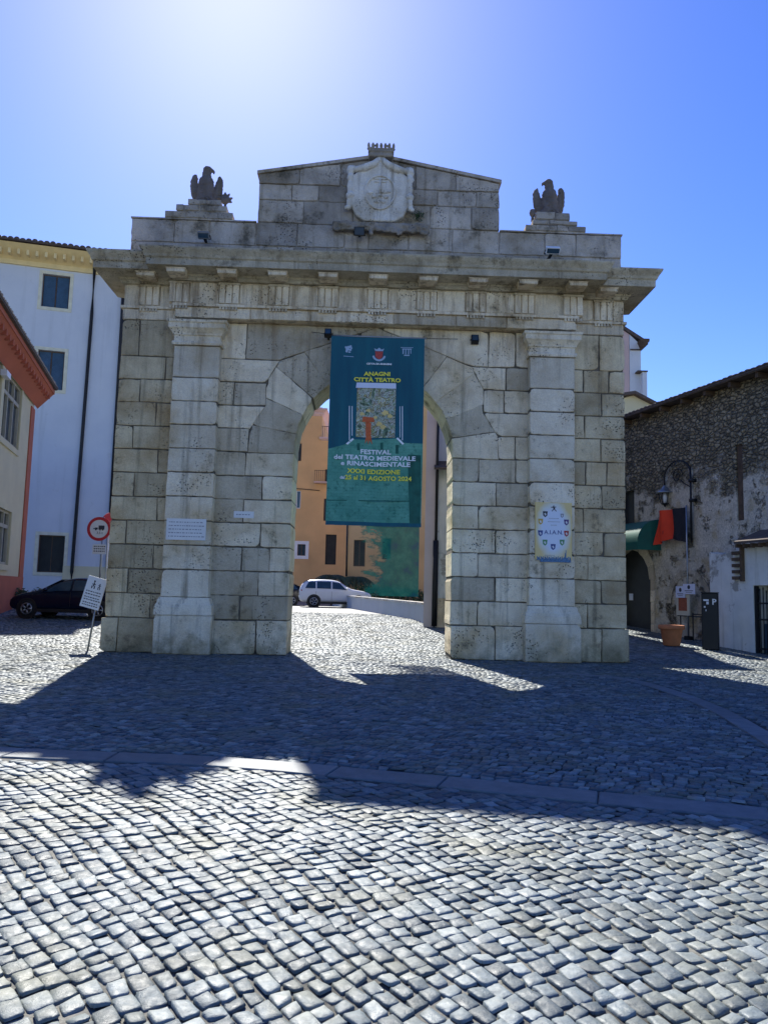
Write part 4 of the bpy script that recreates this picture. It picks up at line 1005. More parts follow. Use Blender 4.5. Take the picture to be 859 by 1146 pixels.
pipe(wb, WP, [(138.5, 330), (137.5, 350), (120.5, 640)], .13)
build(MB().box(-1.1, uR, -.10, -.004, 0, WP.p(100, 634)[1]), 'base_course', 'cream_plaster', wb)
# red and cream house, far left
RP = Plane(-15.4, 33.0, math.degrees(math.atan2(33-23.2, -15.4+12.8)))   # local x runs from near to far
# plane through the far corner; u negative towards the camera
ty = R(180)-math.atan2(1, .264)
RP = Plane(-15.4, 33.0, math.degrees(math.atan2(.967, -.255)))
rb = thing('red_house', 'red house with cream tall windows and deep eaves at the far left edge', 'house', RP.o, RP.yaw)
def rp(x, y, d=0): return RP.p(x, y, d)
ze = 10.15
ops = []
a, zt = rp(5.5, 425); b_, zb = rp(28, 512)
w1 = (rp(3, 440)[0], rp(24, 440)[0], rp(20, 505)[1], rp(12, 420)[1])
w2 = (rp(-8, 600)[0], rp(10, 600)[0], rp(5, 632)[1], rp(0, 568)[1])
w3 = (w1[0]-3.6, w1[1]-3.6, w1[2], w1[3]); w4 = (w2[0]-3.6, w2[1]-3.6, w2[2], w2[3])
ops = [w1, w2, w3, w4]
q = facade(MB(), -22, 0, 0, ze, ops, 0, .25); shell(q, -22, 0, 0, ze, 8); build(q, 'wall', 'cream_plaster', rb, recalc=False)
q = MB(); q.box(-.75, .03, -.05, -.004, 0, ze-.9); q.box(-22, .03, -.07, -.005, 0, 1.95); q.box(-22, .03, -.055, -.0045, w1[3]+.5, ze-.02); build(q, 'red_border', 'red_plaster', rb)
for w in ops:
    g = build(MB().box(w[0], w[1], .14, .17, w[2], w[3]), 'window', 'glass', rb); q = MB(); fw = .10
    for z0, z1 in ((w[2], w[2]+fw), (w[3]-fw, w[3]), (w[2]+(w[3]-w[2])*.68, w[2]+(w[3]-w[2])*.68+.14)): q.box(w[0], w[1], .04, .13, z0, z1)
    for k in range(4): x = w[0]+(w[1]-w[0]-fw)*k/3; q.box(x, x+fw, .03, .135, w[2]+.001, w[3]-.001)
    build(q, 'window_frame', 'window_grey', g)
    q = MB()
    for x0, x1, z0, z1 in ((w[0]-.22, w[0], w[2]-.2, w[3]+.25), (w[1], w[1]+.22, w[2]-.2, w[3]+.25), (w[0], w[1], w[3], w[3]+.25), (w[0]-.05, w[1]+.05, w[2]-.22, w[2])): q.box(x0, x1, -.06, .02, z0, z1)
    build(q, 'window_surround', 'cream_plaster', g)
q = MB(); q.add([(-22, -.06, ze-.75), (.45, -.06, ze-.75), (.45, -.68, ze-.05), (-22, -.68, ze-.05)], [(0, 1, 2, 3)]); q.box(-22, .45, -.72, -.05, ze-.05, ze+.12)
x = -21.5
while x < .3: q.box(x, x+.14, -.6, -.07, ze-.35, ze-.055); x += .55
build(q, 'eaves', 'red_plaster', rb)
q = MB(); tiles(q, -22, .40, -.85, ze+.19, .35, 5, .25, .10); build(q, 'roof', 'dark_tile', rb)
sb = rp(6, 421, -.15); 
lb = MB(); lb.box(sb[0]-.35, sb[0]+.3, -.28, -.07, sb[1]-.05, sb[1]+.16); build(lb, 'wall_box', 'white_paint', rb)
# low kerb wall by the car
tag(build(MB().box(-22, -9.5, 31.2, 31.5, .3, 1.12), 'low_wall', 'gate_stone'), 'low pale stone kerb wall behind the dark hatchback', 'wall')

g0, g1 = gnd(371, 677.5), gnd(474, 697.5)
g1 = g0 + (g1-g0).normalized()*((g1-g0).length-.1); dv = (g1-g0); pw_ = tag(bpy.data.objects.new('parapet_wall', None), 'long low pale rendered wall running back from the pink corner past the white suv', 'wall'); COL.objects.link(pw_); pw_.location = (g0.x, g0.y, 0); pw_.rotation_euler = (0, 0, math.atan2(dv.y, dv.x)); ln_ = math.hypot(dv.x, dv.y)
q = MB(); q.add([(0, 0, g0.z-.2), (ln_, 0, g1.z-.2), (ln_, .25, g1.z-.2), (0, .25, g0.z-.2), (0, 0, g0.z+.66), (ln_, 0, g1.z+.70), (ln_, .25, g1.z+.70), (0, .25, g0.z+.66)], [(0,3,2,1),(4,5,6,7),(0,1,5,4),(1,2,6,5),(2,3,7,6),(3,0,4,7)]); build(q, 'wall', 'white_plaster', pw_)
q = MB(); q.add([(-.04, -.04, g0.z+.66), (ln_, -.04, g1.z+.70), (ln_, .29, g1.z+.70), (-.04, .29, g0.z+.66), (-.04, -.04, g0.z+.74), (ln_, -.04, g1.z+.78), (ln_, .29, g1.z+.78), (-.04, .29, g0.z+.74)], [(0,3,2,1),(4,5,6,7),(0,1,5,4),(1,2,6,5),(2,3,7,6),(3,0,4,7)]); build(q, 'coping', 'shield_stone', pw_)
# orange houses beyond the arch
OP = Plane(0, 66, 0); ob = thing('orange_house', 'tall ochre orange house beyond the arch, left of the banner', 'house', OP.o, 0)
def o(x, y, d=0): return OP.p(x, y, d)
def rect(Pf, x0, y0, x1, y1): a, zt = Pf(x0, y0); b_, zb = Pf(x1, y1); return (a, b_, zb, zt)
ow = [rect(o, 330.5, 496, 337, 516), rect(o, 327.5, 549, 336, 569), rect(o, 333, 609, 341.5, 622), rect(o, 364.5, 598, 375.5, 632), rect(o, 362.5, 558, 368, 583), rect(o, 364, 525, 370, 540)]
zT = o(340, 459)[1]; zt2 = o(360, 490)[1]; x1 = o(360.5, 470)[0]
q = facade(MB(), -14, x1, 0, zT, [w for w in ow if w[1] < x1], 0, .25); shell(q, -14, x1, 0, zT, 9); 
x2 = 1.5
facade(q, x1, x2, 0, zt2, [w for w in ow if w[0] > x1], 0, .25); q.add([(x1, 0, zt2), (x2, 0, zt2), (x2, 8, zt2), (x1, 8, zt2)], [(0, 1, 2, 3)])
build(q, 'wall', 'orange_plaster', ob, recalc=False)
window(ob, *ow[0], surround=None, shutter='shutter_dark'); window(ob, *ow[1], surround=None, shutter=None, frame='white_paint'); window(ob, *ow[2], surround='white_paint', sw=.28, shutter=None); window(ob, *ow[4], shutter='shutter_dark'); window(ob, *ow[5], shutter='shutter_dark')
build(MB().box(ow[3][0], ow[3][1], .15, .2, ow[3][2], ow[3][3]), 'door', 'shutter_dark', ob)
q = MB(); q.sweep(-14, x1, 0, 9, [(0, zT-.5), (.15, zT-.35), (.15, zT-.2), (.45, zT), (.45, zT+.12), (0, zT+.14)]); q.sweep(x1+.01, x2, 0, 8, [(.0, zt2-.25), (.2, zt2-.1), (.2, zt2+.05), (0, zt2+.06)]); build(q, 'cornice', 'pink_plaster', ob)
q = MB(); q.sweep(-14, x1-.3, .2, 9, [(.3, zT+.14), (.3, zT+.25), (-3, zT+1.6)]); build(q, 'roof', 'dark_tile', ob)
q = MB(); z = zt2+.06
for k in range(14): q.tube([(x1+.1+k*.16, -.1, z), (x1+.1+k*.16, -.1, z+.95)], .018, 5)
q.tube([(x1, -.1, z+.95), (x1+2.3, -.1, z+.95)], .025, 6); build(q, 'terrace_rail', 'iron', ob)
q = MB(); zb = ow[5][2]; q.box(ow[5][0]-.9, ow[5][0]+.6, -.6, -.005, zb-.12, zb); build(q, 'balcony', 'pink_plaster', ob)
q = MB()
for k in range(9): q.tube([(ow[5][0]-.85+k*.17, -.55, zb), (ow[5][0]-.85+k*.17, -.55, zb+.95)], .016, 5)
q.tube([(ow[5][0]-.9, -.55, zb+.95), (ow[5][0]+.6, -.55, zb+.95)], .022, 6); build(q, 'balcony_rail', 'iron', ob)
q = MB(); q.tube([(ow[0][0]-2, -.08, o(330, 545)[1]), (x1, -.08, o(355, 549)[1])], .03, 5); build(q, 'wall_cable', 'iron', ob)
QP = Plane(0, 52, 0); oc = thing('ochre_palace', 'ochre wing seen below the banner, nearer than the tall orange house', 'house', (0, 52, 0), 0)
qa = QP.p(387.5, 600)[0]; win = [rect(QP.p, 396, 604, 408, 634), rect(QP.p, 428, 602, 437, 626)]
q = facade(MB(), qa, 3.3, 0, 18.5, win, 0, .25); shell(q, qa, 3.3, 0, 18.5, 6); build(q, 'wall', 'orange_plaster', oc, recalc=False)
for w in win: window(oc, *w, shutter='shutter_dark')
q = MB(); q.sweep(qa, 3.3, 0, 6, [(.0, 18.2), (.4, 18.5), (.4, 18.65), (-.4, 19.2)]); build(q, 'roof', 'dark_tile', oc)
pipe(oc, QP, [(388.5, 585), (387.5, 645)], .06)
# white house with lean-to, right in the arch
LP = Plane(1.52, 28.2, -4); lw = thing('white_side_house', 'pale house with pink corner strip and dark pipe at the right inside the arch', 'house', LP.o, LP.yaw)
zz = LP.p(490, 524)[1]
q = MB(); q.box(.42, 5.2, 0, 4, 0, zz); build(q, 'lower_wall', 'shabby_plaster', lw)
q = MB(); q.box(.45, 5.2, .6, 6, zz+.01, 9.4); build(q, 'upper_wall', 'white_plaster', lw)
q = MB(); q.box(.0, .36, -.03, 4, 0, 9.4); build(q, 'corner_strip', 'strip_plaster', lw)
q = MB(); q.add([(.30, -.45, zz-.12), (5.3, -.45, zz-.12), (5.3, .6, zz+.30), (.30, .6, zz+.30), (.30, -.45, zz-.04), (5.3, -.45, zz-.04), (5.3, .6, zz+.38), (.30, .6, zz+.38)], [(0,1,2,3),(4,5,6,7),(0,1,5,4),(3,0,4,7),(1,2,6,5)]); build(q, 'lean_to_roof', 'dark_tile', lw)
build(MB().tube([(.40, -.10, .5), (.41, -.10, 3.6)], .10, 8), 'drainpipe', 'iron', lw, True); build(MB().tube([(.41, -.10, 3.6), (.42, -.10, 9.3)], .05, 8), 'drainpipe', 'black_metal', lw, True)
build(MB().box(.5, 5.2, -.05, -.004, 0, 1.5), 'base_course', 'gate_stone', lw)

# stone building on the right
SP = Plane(11.55, 23.0, math.degrees(math.atan2(-6.2, 1.9)))    # local x runs from far to near
sbd = thing('stone_building', 'old rubble stone building with patchy plaster and dark sloping eaves, right of the gate', 'building', SP.o, SP.yaw)
def sp(x, y, d=0): return SP.p(x, y, d)
zE = (sp(859, 418)[1]+sp(705, 470)[1])/2; print('eaves', sp(859, 418), sp(705, 470))
door = rect(sp, 697, 614, 728, 712); door = (door[0]-1.0, door[1], .0, door[3]-.0)
dw = (door[1]-door[0])/2; dc = (door[0]+door[1])/2; dsp = door[3]-dw*.9
slot = rect(sp, 822, 498, 832, 582); wind = rect(sp, 690, 552, 709.5, 585)
q = facade(MB(), -13, 8, -.3, zE, [door, slot, wind], 0, .45); shell(q, -13, 8, -.3, zE, 9)
n_ = 10   # arch infill of the door
for i in range(n_):
    a0, a1 = math.pi*i/n_, math.pi*(i+1)/n_
    xa, za, xb, zb = dc-dw*math.cos(a0), dsp+dw*.9*math.sin(a0), dc-dw*math.cos(a1), dsp+dw*.9*math.sin(a1)
    q.add([(xa, .002, za), (xb, .002, zb), (xb, .002, door[3]+.001), (xa, .002, door[3]+.001), (xa, .4, za), (xb, .4, zb)], [(0, 1, 2, 3), (0, 4, 5, 1)])
build(q, 'wall', 'rubble_wall', sbd, recalc=False)
build(MB().box(door[0], door[1], .42, .5, 0, door[3]), 'doorway', 'shutter_dark', sbd)
q = MB()
for i in range(9):
    a0, a1 = math.pi*i/9, math.pi*(i+1)/9
    q.stone([(dc-dw*math.cos(a0), dsp+dw*.9*math.sin(a0)), (dc-dw*math.cos(a1), dsp+dw*.9*math.sin(a1)), (dc-(dw+.32)*math.cos(a1), dsp+(dw*.9+.32)*math.sin(a1)), (dc-(dw+.32)*math.cos(a0), dsp+(dw*.9+.32)*math.sin(a0))][::-1], -.03, .03)
z = gh(27)-.1
while z < dsp-.05: z2 = min(dsp, z+random.uniform(.35, .6)); q.stone([(dc+dw, z), (dc+dw+.3, z), (dc+dw+.3, z2), (dc+dw, z2)], -.03, .03); z = z2
build(q, 'door_surround', 'gate_stone', sbd)
nu, nz = sp(705.5, 668, .4); build(MB().box(nu-.12, nu+.12, .40, .415, nz-.13, nz+.13), 'door_notice', 'paper', sbd)
build(MB().box(slot[0]+.002, slot[1]-.002, .06, .44, slot[2], slot[3]), 'bricked_slot', 'wood_dark', sbd)
build(MB().box(wind[0], wind[1], .2, .3, wind[2], wind[3]), 'window', 'shutter_dark', sbd)
q = MB(); q.add([(-13, -.45, zE+.0), (8, -.45, zE), (8, 4.5, zE+1.5), (-13, 4.5, zE+1.5), (-13, -.45, zE+.05), (8, -.45, zE+.05), (8, 4.5, zE+1.57), (-13, 4.5, zE+1.57)], [(0,1,2,3),(4,5,6,7),(0,1,5,4),(1,2,6,5),(3,0,4,7)])
build(q, 'roof', 'dark_tile', sbd)
q = MB(); tiles(q, -13, 8, -.5, zE+.09, .3, 4.5, .24, .05); build(q, 'roof_tiles', 'dark_tile', sbd)
x = -12.6
while x < 7.8: build(MB().box(x, x+.11, -.38, .02, zE-.16, zE-.005), 'rafter_end', 'wood_dark', sbd); x += 1.15
q = MB()   # blocked arch outline behind the flag pole
ac = sp(770, 640)[0]; 
for i in range(16):
    a0, a1 = math.pi*i/16, math.pi*(i+1)/16; zz0 = 1.55; rr = .95
    q.stone([(ac-rr*math.cos(a0), zz0+rr*math.sin(a0)), (ac-rr*math.cos(a1), zz0+rr*math.sin(a1)), (ac-(rr+.16)*math.cos(a1), zz0+(rr+.16)*math.sin(a1)), (ac-(rr+.16)*math.cos(a0), zz0+(rr+.16)*math.sin(a0))][::-1], -.03, .02)
build(q, 'blocked_arch', 'cornice_stone', sbd)

# plastered shed with canopy and iron gate
d0 = -.55
shd = thing('plaster_shed', 'shabby white plastered lean-to with tiled canopy against the stone building', 'shed', SP.o, SP.yaw)
sa, szt = sp(793, 617, d0); sbx = sp(841.5, 650, d0)[0]; szr = sp(822, 622, d0)[1]; zc_ = sp(825, 612, d0)[1]
pts = [(sa, -.1), (sbx, -.1), (sbx, zc_), (sp(823, 620, d0)[0], zc_)] + [(sa+(sp(823, 620, d0)[0]-sa)*(1-k/6), zc_-.10-.10*math.sin(math.pi*k/6)) for k in range(7)]
q = MB(); q.prism(pts, d0, -.02); build(q, 'wall', 'shabby_plaster', shd)
build(MB().box(sbx+.0, 6.5, d0, -.02, sp(850, 655, d0)[1]+.0, zc_-.002), 'lintel_wall', 'shabby_plaster', shd)
q = MB(); a = sp(822, 615, d0-.4)[0]; q.add([(a, d0-.45, zc_+.05), (6.5, d0-.45, zc_+.05), (6.5, .0, zc_+.45), (a, .0, zc_+.45), (a, d0-.45, zc_+.12), (6.5, d0-.45, zc_+.12), (6.5, 0, zc_+.52), (a, 0, zc_+.52)], [(0,1,2,3),(4,5,6,7),(0,1,5,4),(1,2,6,5),(3,0,4,7)]); build(q, 'canopy', 'dark_tile', shd)
q = MB(); k = a
while k < 6.3: q.box(k, k+.07, d0-.40, d0-.01, zc_-.06, zc_+.045); k += .3
build(q, 'canopy_rafter', 'wood_dark', shd)
q = MB(); s1 = sp(827, 640, d0)[0]
for j in range(5): q.box(s1-.22, s1+.1, d0-.10, d0-.005, zc_-1.0+j*.19, zc_-.90+j*.19)
q.box(s1+.14, s1+.22, d0-.12, d0-.005, zc_-1.05, zc_-.02); build(q, 'wooden_slats', 'wood_dark', shd)
# iron gate
ig = thing('iron_gate', 'dark wrought iron bar gate at the right edge beside the shabby plaster', 'gate', SP.o, SP.yaw)
q = MB(); x = sbx+.04; zt = sp(845, 655, d0)[1]
while x < 6.4: q.tube([(x, d0+.1, 0), (x, d0+.1, zt-.25+.12*math.sin(x*9))], .016, 6); q.ball((x, d0+.1, zt-.22+.12*math.sin(x*9)), (.02, .02, .06)); x += .125
build(q, 'bars', 'iron', ig, True)
q = MB()
for z in (.25, 1.1, zt-.55): q.box(sbx+.02, 6.4, d0+.08, d0+.12, z, z+.05)
build(q, 'rails', 'iron', ig)
build(MB().box(sbx, sbx+.07, d0+.04, d0+.16, -.1, zt-.02), 'gate_post', 'iron', ig)
build(MB().box(sbx+.1, 6.4, d0+.3, d0+.34, -.1, 1.0), 'solid_panel', 'shutter_blue', ig)

# awning over the door
aw0, az0 = sp(741, 583, -.0); aww = thing('green_awning', 'dark green canvas awning over the black arched doorway', 'awning', SP.o, SP.yaw)
za_, zb_ = sp(735, 582)[1], sp(735, 606, -.5)[1]; ua, ub = door[0]-.3, sp(739, 596, 0)[0]
q = MB(); n_ = 10; prof = [(-1.0*math.sin(math.pi/2*k/n_), zb_+(za_-zb_)*math.cos(math.pi/2*k/n_)) for k in range(n_+1)]
q.v = [(u_, y, z) for u_ in (ua, ub) for y, z in prof]; q.f = [(k, k+1, n_+2+k, n_+1+k) for k in range(n_)]; build(q, 'canopy', 'awning_green', aww, True)
q = MB()
for u_ in (ua+.002, ub-.002): build(MB().add([(u_, y, z) for y, z in prof]+[(u_, 0, zb_)], [tuple(range(n_+2))]), 'side_panel', 'awning_green', aww)
q = MB(); q.box(ua, ub, -1.01, -.995, zb_-.28, zb_); q.box(ub-.01, ub+.004, -.99, 0, zb_-.28, zb_); build(q, 'valance', 'awning_green', aww)

# lamp, flag, notice boards
u0, z0 = sp(767.5, 640, -.35); lampb = SP.w(u0, -.35, 0); gz = gh(lampb.y)
lm = thing('street_lamp', 'iron wall lantern on a scrolled bracket above the red and black flag', 'street lamp', SP.w(u0, -.12, 0), SP.yaw)
def lr(x, y, d=-.12): u_, z_ = sp(x, y, d); return u_-u0, z_
q = MB(); q.tube([(0, 0, lr(767, 607)[1]), (0, 0, lr(767, 523)[1])], .035, 8)
top = lr(767, 530); ce = lr(743, 540); rad = abs(ce[0])/2
arc = [(-rad+rad*math.cos(a), 0, top[1]+rad*.75*math.sin(a)) for a in [math.pi*k/12 for k in range(13)]]
q.tube([(0, 0, top[1])]+arc[1:]+[(-2*rad, 0, lr(743, 546)[1])], .028, 8)
sc = [(-rad+(.30-.016*k)*math.cos(k*.55), 0, top[1]-.02+(.30-.016*k)*math.sin(k*.55)) for k in range(17)]; q.tube(sc, .018, 6)
q.tube([(0, 0, top[1]-.5), (-rad*.5, 0, top[1]-.32), (-rad*.75, 0, top[1]-.18)], .018, 6)
for y in (539, 561): q.box(-.04, .16, -.05, .12, lr(767, y)[1]-.05, lr(767, y)[1]+.05)
build(q, 'bracket', 'iron', lm, True)
lz = lr(743, 545)[1]; c = (-2*rad, 0)
q = MB(); q.lathe([(.03, .06), (.06, .02), (.10, -.02), (.20, -.14), (.31, -.20), (.31, -.225), (.05, -.225)], 16, (c[0], 0, lz)); build(q, 'lamp_hood', 'grey_metal', lm, True)
q = MB()
for k in range(6): a = 2*math.pi*k/6; q.tube([(c[0]+.22*math.cos(a), .22*math.sin(a), lz-.22), (c[0]+.13*math.cos(a), .13*math.sin(a), lz-.60)], .014, 5)
q.lathe([(.13, -.60), (.14, -.62), (.05, -.66), (.02, -.72)], 12, (c[0], 0, lz)); build(q, 'lantern_cage', 'iron', lm)
q = MB(); q.lathe([(.06, -.24), (.09, -.38), (.07, -.55), (.02, -.59)], 12, (c[0], 0, lz)); build(q, 'bulb', 'lamp_clear', lm, True)
fp = thing('flag_pole', 'thin pale pole carrying the flag beside the notice boards', 'pole', SP.w(u0+.05, -.35, gz), SP.yaw)
build(MB().tube([(0, 0, -.1), (0, 0, lr(767, 567)[1]-gz)], .028, 8), 'pole', 'grey_metal', fp, True)
build(MB().box(-.10, .10, -.10, .10, -.1, .12), 'foot', 'iron', fp)
ff = thing('flag', 'hanging red and black flag with a small dark red emblem on the thin pole', 'flag', SP.w(u0+.03, -.36, 0), SP.yaw)
zf0, zf1 = lr(766, 569)[1], lr(766, 608)[1]
def fl(a, b_, ka, kb, mat, nm):
    q = MB(); n_ = 10; m_ = 8
    for i in range(n_+1):
        f = a+(b_-a)*i/n_
        for j in range(m_+1):
            g_ = j/m_; q.v.append((-f*(1+.10*g_), .10*math.sin(f*9+g_*1.8)*(.35+f*.6)+.04*math.sin(f*17+g_*4)*g_, zf0+(zf1-zf0)*g_*(ka+(kb-ka)*i/n_)-.0))
    q.f = [(i*(m_+1)+j, (i+1)*(m_+1)+j, (i+1)*(m_+1)+j+1, i*(m_+1)+j+1) for i in range(n_) for j in range(m_)]
    return build(q, nm, mat, ff, True)
wf = abs(lr(740, 580)[0]); hf = abs(lr(757.5, 580)[0])
fl(0, hf, 1.0, .86, 'flag_black', 'black_half'); rd = fl(hf, wf, .86, 1.0, 'flag_red', 'red_half')
ecx = -(hf+wf)/2-.04; ez_ = zf0+(zf1-zf0)*.66
build(MB().add([(ecx+.09*x, -.075, ez_+.11*z) for x, z in ((0, -1), (.7, -.4), (.8, .7), (.3, .5), (0, .9), (-.3, .5), (-.8, .7), (-.7, -.4))], [tuple(range(8))]), 'emblem', 'flag_emblem', rd)
# notice boards on a stand
nb = thing('notice_board', 'menu board with red brown print on thin iron legs behind the terracotta pot', 'notice board', SP.w(0, -.40, 0), SP.yaw)
a, zt = sp(756, 665, -.4); b_, zb = sp(771, 689, -.4); build(MB().box(a, b_, 0, .03, zb, zt), 'board', 'cream_board', nb)
build(MB().box(a+.12, b_-.12, -.006, -.001, zb+.15, zt-.12), 'print', 'board_print', nb)
q = MB(); gy = gh(SP.w(a, -.4, 0).y)
for x in (a+.15, b_+.1): q.tube([(x, .05, gy-.05), (x, .05, zb+.1)], .02, 6)
q.tube([(b_+.1, .05, zb+.05), (b_+.8, .05, zb+.05), (b_+.8, .05, gy-.05)], .02, 6); q.tube([(a, .05, zb-.02), (b_+.8, .05, zb-.02)], .018, 6)
build(q, 'leg', 'iron', nb, True)
for (x0, y0, x1, y1), lab in (((755.5, 656, 766, 669), 'left of two small white notices fixed to the thin flag pole'), ((763.5, 653.5, 777, 665), 'right of two small white notices fixed to the thin flag pole')):
    d_ = -.46 if x0 > 760 else -.44; a, zt = sp(x0, y0, d_); b_, zb = sp(x1, y1, d_); n_ = thing('paper_notice', lab, 'notice', SP.w((a+b_)/2, d_, zb), SP.yaw, 'paper notices on the flag pole')
    w_ = (b_-a)/2; h_ = zt-zb; build(MB().box(-w_, w_, 0, .012, 0, h_), 'sheet', 'paper', n_)
    q = MB(); q.ball((0, -.003, h_*.68), (.07, .003, .07)); q.box(-w_*.7, w_*.7, -.004, -.001, h_*.30, h_*.36); q.box(-w_*.5, w_*.5, -.004, -.001, h_*.16, h_*.2); build(q, 'print', 'dark_ink', n_)
# pot
pp = gnd(751, 722.5); pt_ = thing('terracotta_pot', 'large empty terracotta plant pot standing in front of the stone building', 'plant pot', pp, 0)
s_ = pp.y/860*13.6
build(MB().lathe([(.001, 0), (s_*.62, 0), (s_*.66, .03), (s_*.86, s_*1.28), (s_*.88, s_*1.30), (s_*1.0, s_*1.33), (s_*1.03, s_*1.40), (s_*1.03, s_*1.62), (s_*.98, s_*1.66), (s_*.90, s_*1.64), (s_*.86, s_*1.4)], 32), 'pot', 'terracotta', pt_, True)
build(MB().lathe([(.001, s_*1.50), (s_*.88, s_*1.50), (s_*.88, s_*1.48), (.001, s_*1.48)], 24), 'soil', 'soil', pt_)
# black kiosk
kb = gnd(795, 727); kb = Vector(kb); kk = thing('info_column', 'slim black information column with small white symbols beside the white shed', 'information column', kb, R(-28))
kw = kb.y/860*17/2*1.0; kh = kb.y/860*62
build(MB().box(-kw, kw, -.16, .16, 0, kh), 'cabinet', 'black_metal', kk).modifiers.new('b', 'BEVEL').width = .02
build(MB().box(-kw-.01, kw+.01, -.17, .17, kh, kh+.03), 'cap', 'iron', kk)
text('P', 'lettering', 'white_paint', kk, kw*.55, -.163, kh*.80, .24, 'CENTER', .006)
q = MB(); q.box(-kw*.75, -kw*.1, -.163, -.160, kh*.86, kh*.89); q.box(-kw*.4, -kw*.1, -.163, -.160, kh*.80, kh*.85); q.box(-kw*.7, -kw*.5, -.163, -.160, kh*.74, kh*.77); q.box(-kw*.5, -kw*.4, -.163, -.160, kh*.68, kh*.71); build(q, 'symbols', 'white_paint', kk)
# distant buildings above the stone roof
tb = thing('tower_house', 'distant pale tall house with pink side and dark overhanging roof above the gable house', 'house', (0, 46, 0), 0)
TP = Plane(0, 46, 0)
def tr(x, y): return TP.p(x, y)
a = tr(690, 400)[0]; b_ = tr(716.5, 400)[0]; b2 = tr(704, 400)[0]; zr = tr(704, 374)[1]; zr2 = tr(716, 386)[1]
q = MB(); q.prism([(a, 0), (b2-.02, 0), (b2-.02, zr), (a, zr+.5)], 0, 6); build(q, 'pink_wall', 'pink_plaster', tb)
q = MB(); q.prism([(b2, 0), (b_, 0), (b_, zr2), (b2, zr)], 0, 6); build(q, 'white_wall', 'white_plaster', tb)
q = MB(); c0 = tr(700, 369); c1 = tr(724, 382.5); q.prism([(c0[0]-.6, c0[1]+.25), (c1[0], c1[1]-.20), (c1[0], c1[1]), (c0[0]-.6, c0[1]+.5)], -.12, 6.5); build(q, 'roof', 'dark_tile', tb)
x_, z_ = tr(716, 391); q = MB(); q.prism([(x_, z_-.05), (x_+.3, z_+.25), (x_+.3, z_+.42), (x_-.2, z_+.42)], -.8, 2); build(q, 'eaves', 'wood_dark', tb)
x_, z_ = tr(710, 417); q = MB(); q.box(x_, x_+.62, -.5, 2, z_-.08, z_); build(q, 'balcony_slab', 'dark_tile', tb); build(MB().box(x_+.3, x_+.58, -.45, 2, z_-3, z_-.085), 'lower_wall', 'white_plaster', tb)
build(MB().box(tr(704.5, 390)[0], tr(716, 390)[0], -.06, -.002, tr(710, 391.5)[1]-.04, tr(710, 391.5)[1]+.04), 'string_course', 'dark_tile', tb)
GPn = Plane(0, 40, 0); gb = thing('cream_gable_house', 'distant cream house with low gabled roof just above the stone building', 'house', (0, 40, 0), 0)
g1 = GPn.p(690, 444); g2 = GPn.p(708, 439.5); g3 = GPn.p(744, 458)
q = MB(); q.prism([(g1[0], 0), (g3[0], 0), (g3[0], g3[1]-.15), (g2[0], g2[1]-.15), (g1[0], g1[1]-.15)], 0, 5); build(q, 'wall', 'cream_plaster', gb)
q = MB(); q.prism([(g2[0], g2[1]-.14), (g3[0]+.3, g3[1]-.26), (g3[0]+.3, g3[1]-.14), (g2[0], g2[1]+.02), (g1[0]-.3, g1[1]+.05), (g1[0]-.3, g1[1]-.1)], -.35, 5.2); build(q, 'roof', 'dark_tile', gb)

# ------------------------------------------------------------------ plants
def leaves(mb, c, r, n, size, shell_=.5):
    for _ in range(n):
        d = Vector((random.gauss(0, 1), random.gauss(0, 1), random.gauss(0, 1))).normalized(); k = shell_+(1-shell_)*random.random()
        p = Vector(c)+Vector((d.x*r[0]*k, d.y*r[1]*k, d.z*r[2]*k)); a = Vector((random.gauss(0, 1), random.gauss(0, 1), random.gauss(0, 1))).normalized()*size*random.uniform(.6, 1.3)
        b_ = a.cross(Vector((random.gauss(0, 1), random.gauss(0, 1), random.gauss(0, 1)))).normalized()*size*.45
        mb.add([p-a, p+b_, p+a, p-b_], [(0, 1, 2, 3)])
random.seed(33)
c = at(30, 664, 31.0); bs = thing('shrub', 'dark low shrub between the red house corner and the hatchback', 'shrub', (c.x, 31.9, gh(31.9)), 0)
q = MB()
for k in range(7): leaves(q, (random.uniform(-.9, .9), random.uniform(-.2, .2), c.z-.75+random.uniform(-.2, .15)), (.35, .3, .28), 190, .06)
build(q, 'foliage', 'leaf', bs); q = MB()
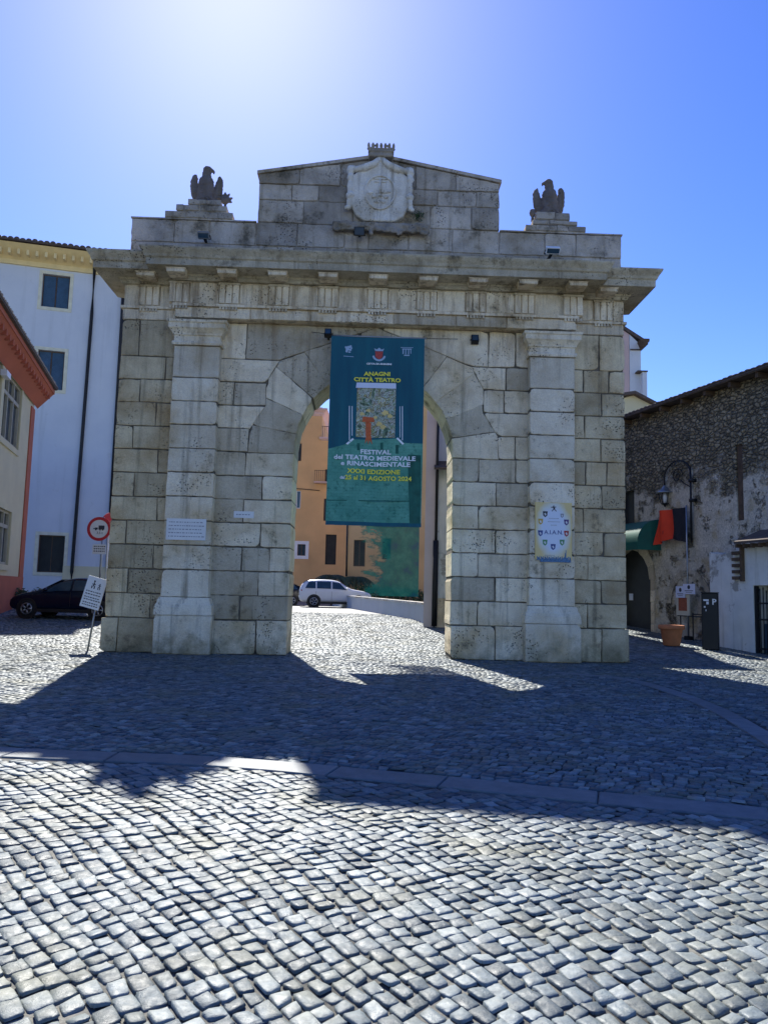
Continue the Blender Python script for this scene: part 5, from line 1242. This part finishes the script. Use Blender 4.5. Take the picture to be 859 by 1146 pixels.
for k in range(8): q.tube([(random.uniform(-.7, .7), 0, 0), (random.uniform(-.9, .9), 0, c.z-.7)], [.03, .01], 5)
build(q, 'stem', 'wood_dark', bs)
c0 = at(408, 662, 50); hg = thing('hedge', 'dark clipped hedge behind the white suv below the banner', 'hedge', (c0.x+2.2, 50.3, gh(50)), 0)
q = MB()
for k in range(16): leaves(q, (-2.6+k*.38, random.uniform(-.15, .15), .85+random.uniform(-.1, .1)-.02*k), (.42, .4, .62), 170, .09)
build(q, 'foliage', 'leaf', hg)
q = MB()
for k in range(6): q.tube([(-2.4+k, 0, -.1), (-2.4+k, 0, .7)], .04, 5)
build(q, 'stem', 'wood_dark', hg)
for (x, y, Yp, n_, lab) in ((372, 645, 50.5, 20, 'dark drooping palm plant left of the drainpipe behind the suv'), (398, 647, 51.0, 17, 'smaller dark palm plant right of the drainpipe behind the suv')):
    c = at(x, y, Yp); pm = thing('palm_plant', lab, 'palm', (c.x, Yp, gh(Yp)), 0, 'palm plants behind the white suv'); zt = c.z-gh(Yp)
    build(MB().tube([(0, 0, 0), (.03, 0, zt)], [.10, .07], 7), 'trunk', 'wood_dark', pm)
    q = MB()
    for k in range(n_):
        a = 2*math.pi*k/n_+.2; ln = random.uniform(1.0, 1.5)
        P = [Vector((math.cos(a)*ln*t_, math.sin(a)*ln*t_*.7, zt+.5*t_-1.0*t_*t_+.05)) for t_ in [i/7 for i in range(8)]]
        for i in range(7):
            d = (P[i+1]-P[i]); sdv = d.cross(Vector((0, 0, 1))).normalized()
            for s_ in (-1, 1):
                for h_ in (0, .5):
                    b0 = P[i]+d*h_; tip = b0+sdv*s_*.40*(1-i/9)+d*.6-Vector((0, 0, .28)); q.add([b0, b0+d*.55, tip], [(0, 1, 2)])
    build(q, 'fronds', 'palm', pm)
# tuft growing on the attic beside the shield
u_, z_ = G.p(468, 243, .02); tf = thing('wall_weed', 'small green weed growing on the panel right of the coat of arms', 'plant', G.w(u_, .05, z_), G.yaw)
q = MB(); leaves(q, (0, 0, .05), (.2, .06, .2), 140, .03, .1); build(q, 'foliage', 'leaf', tf)
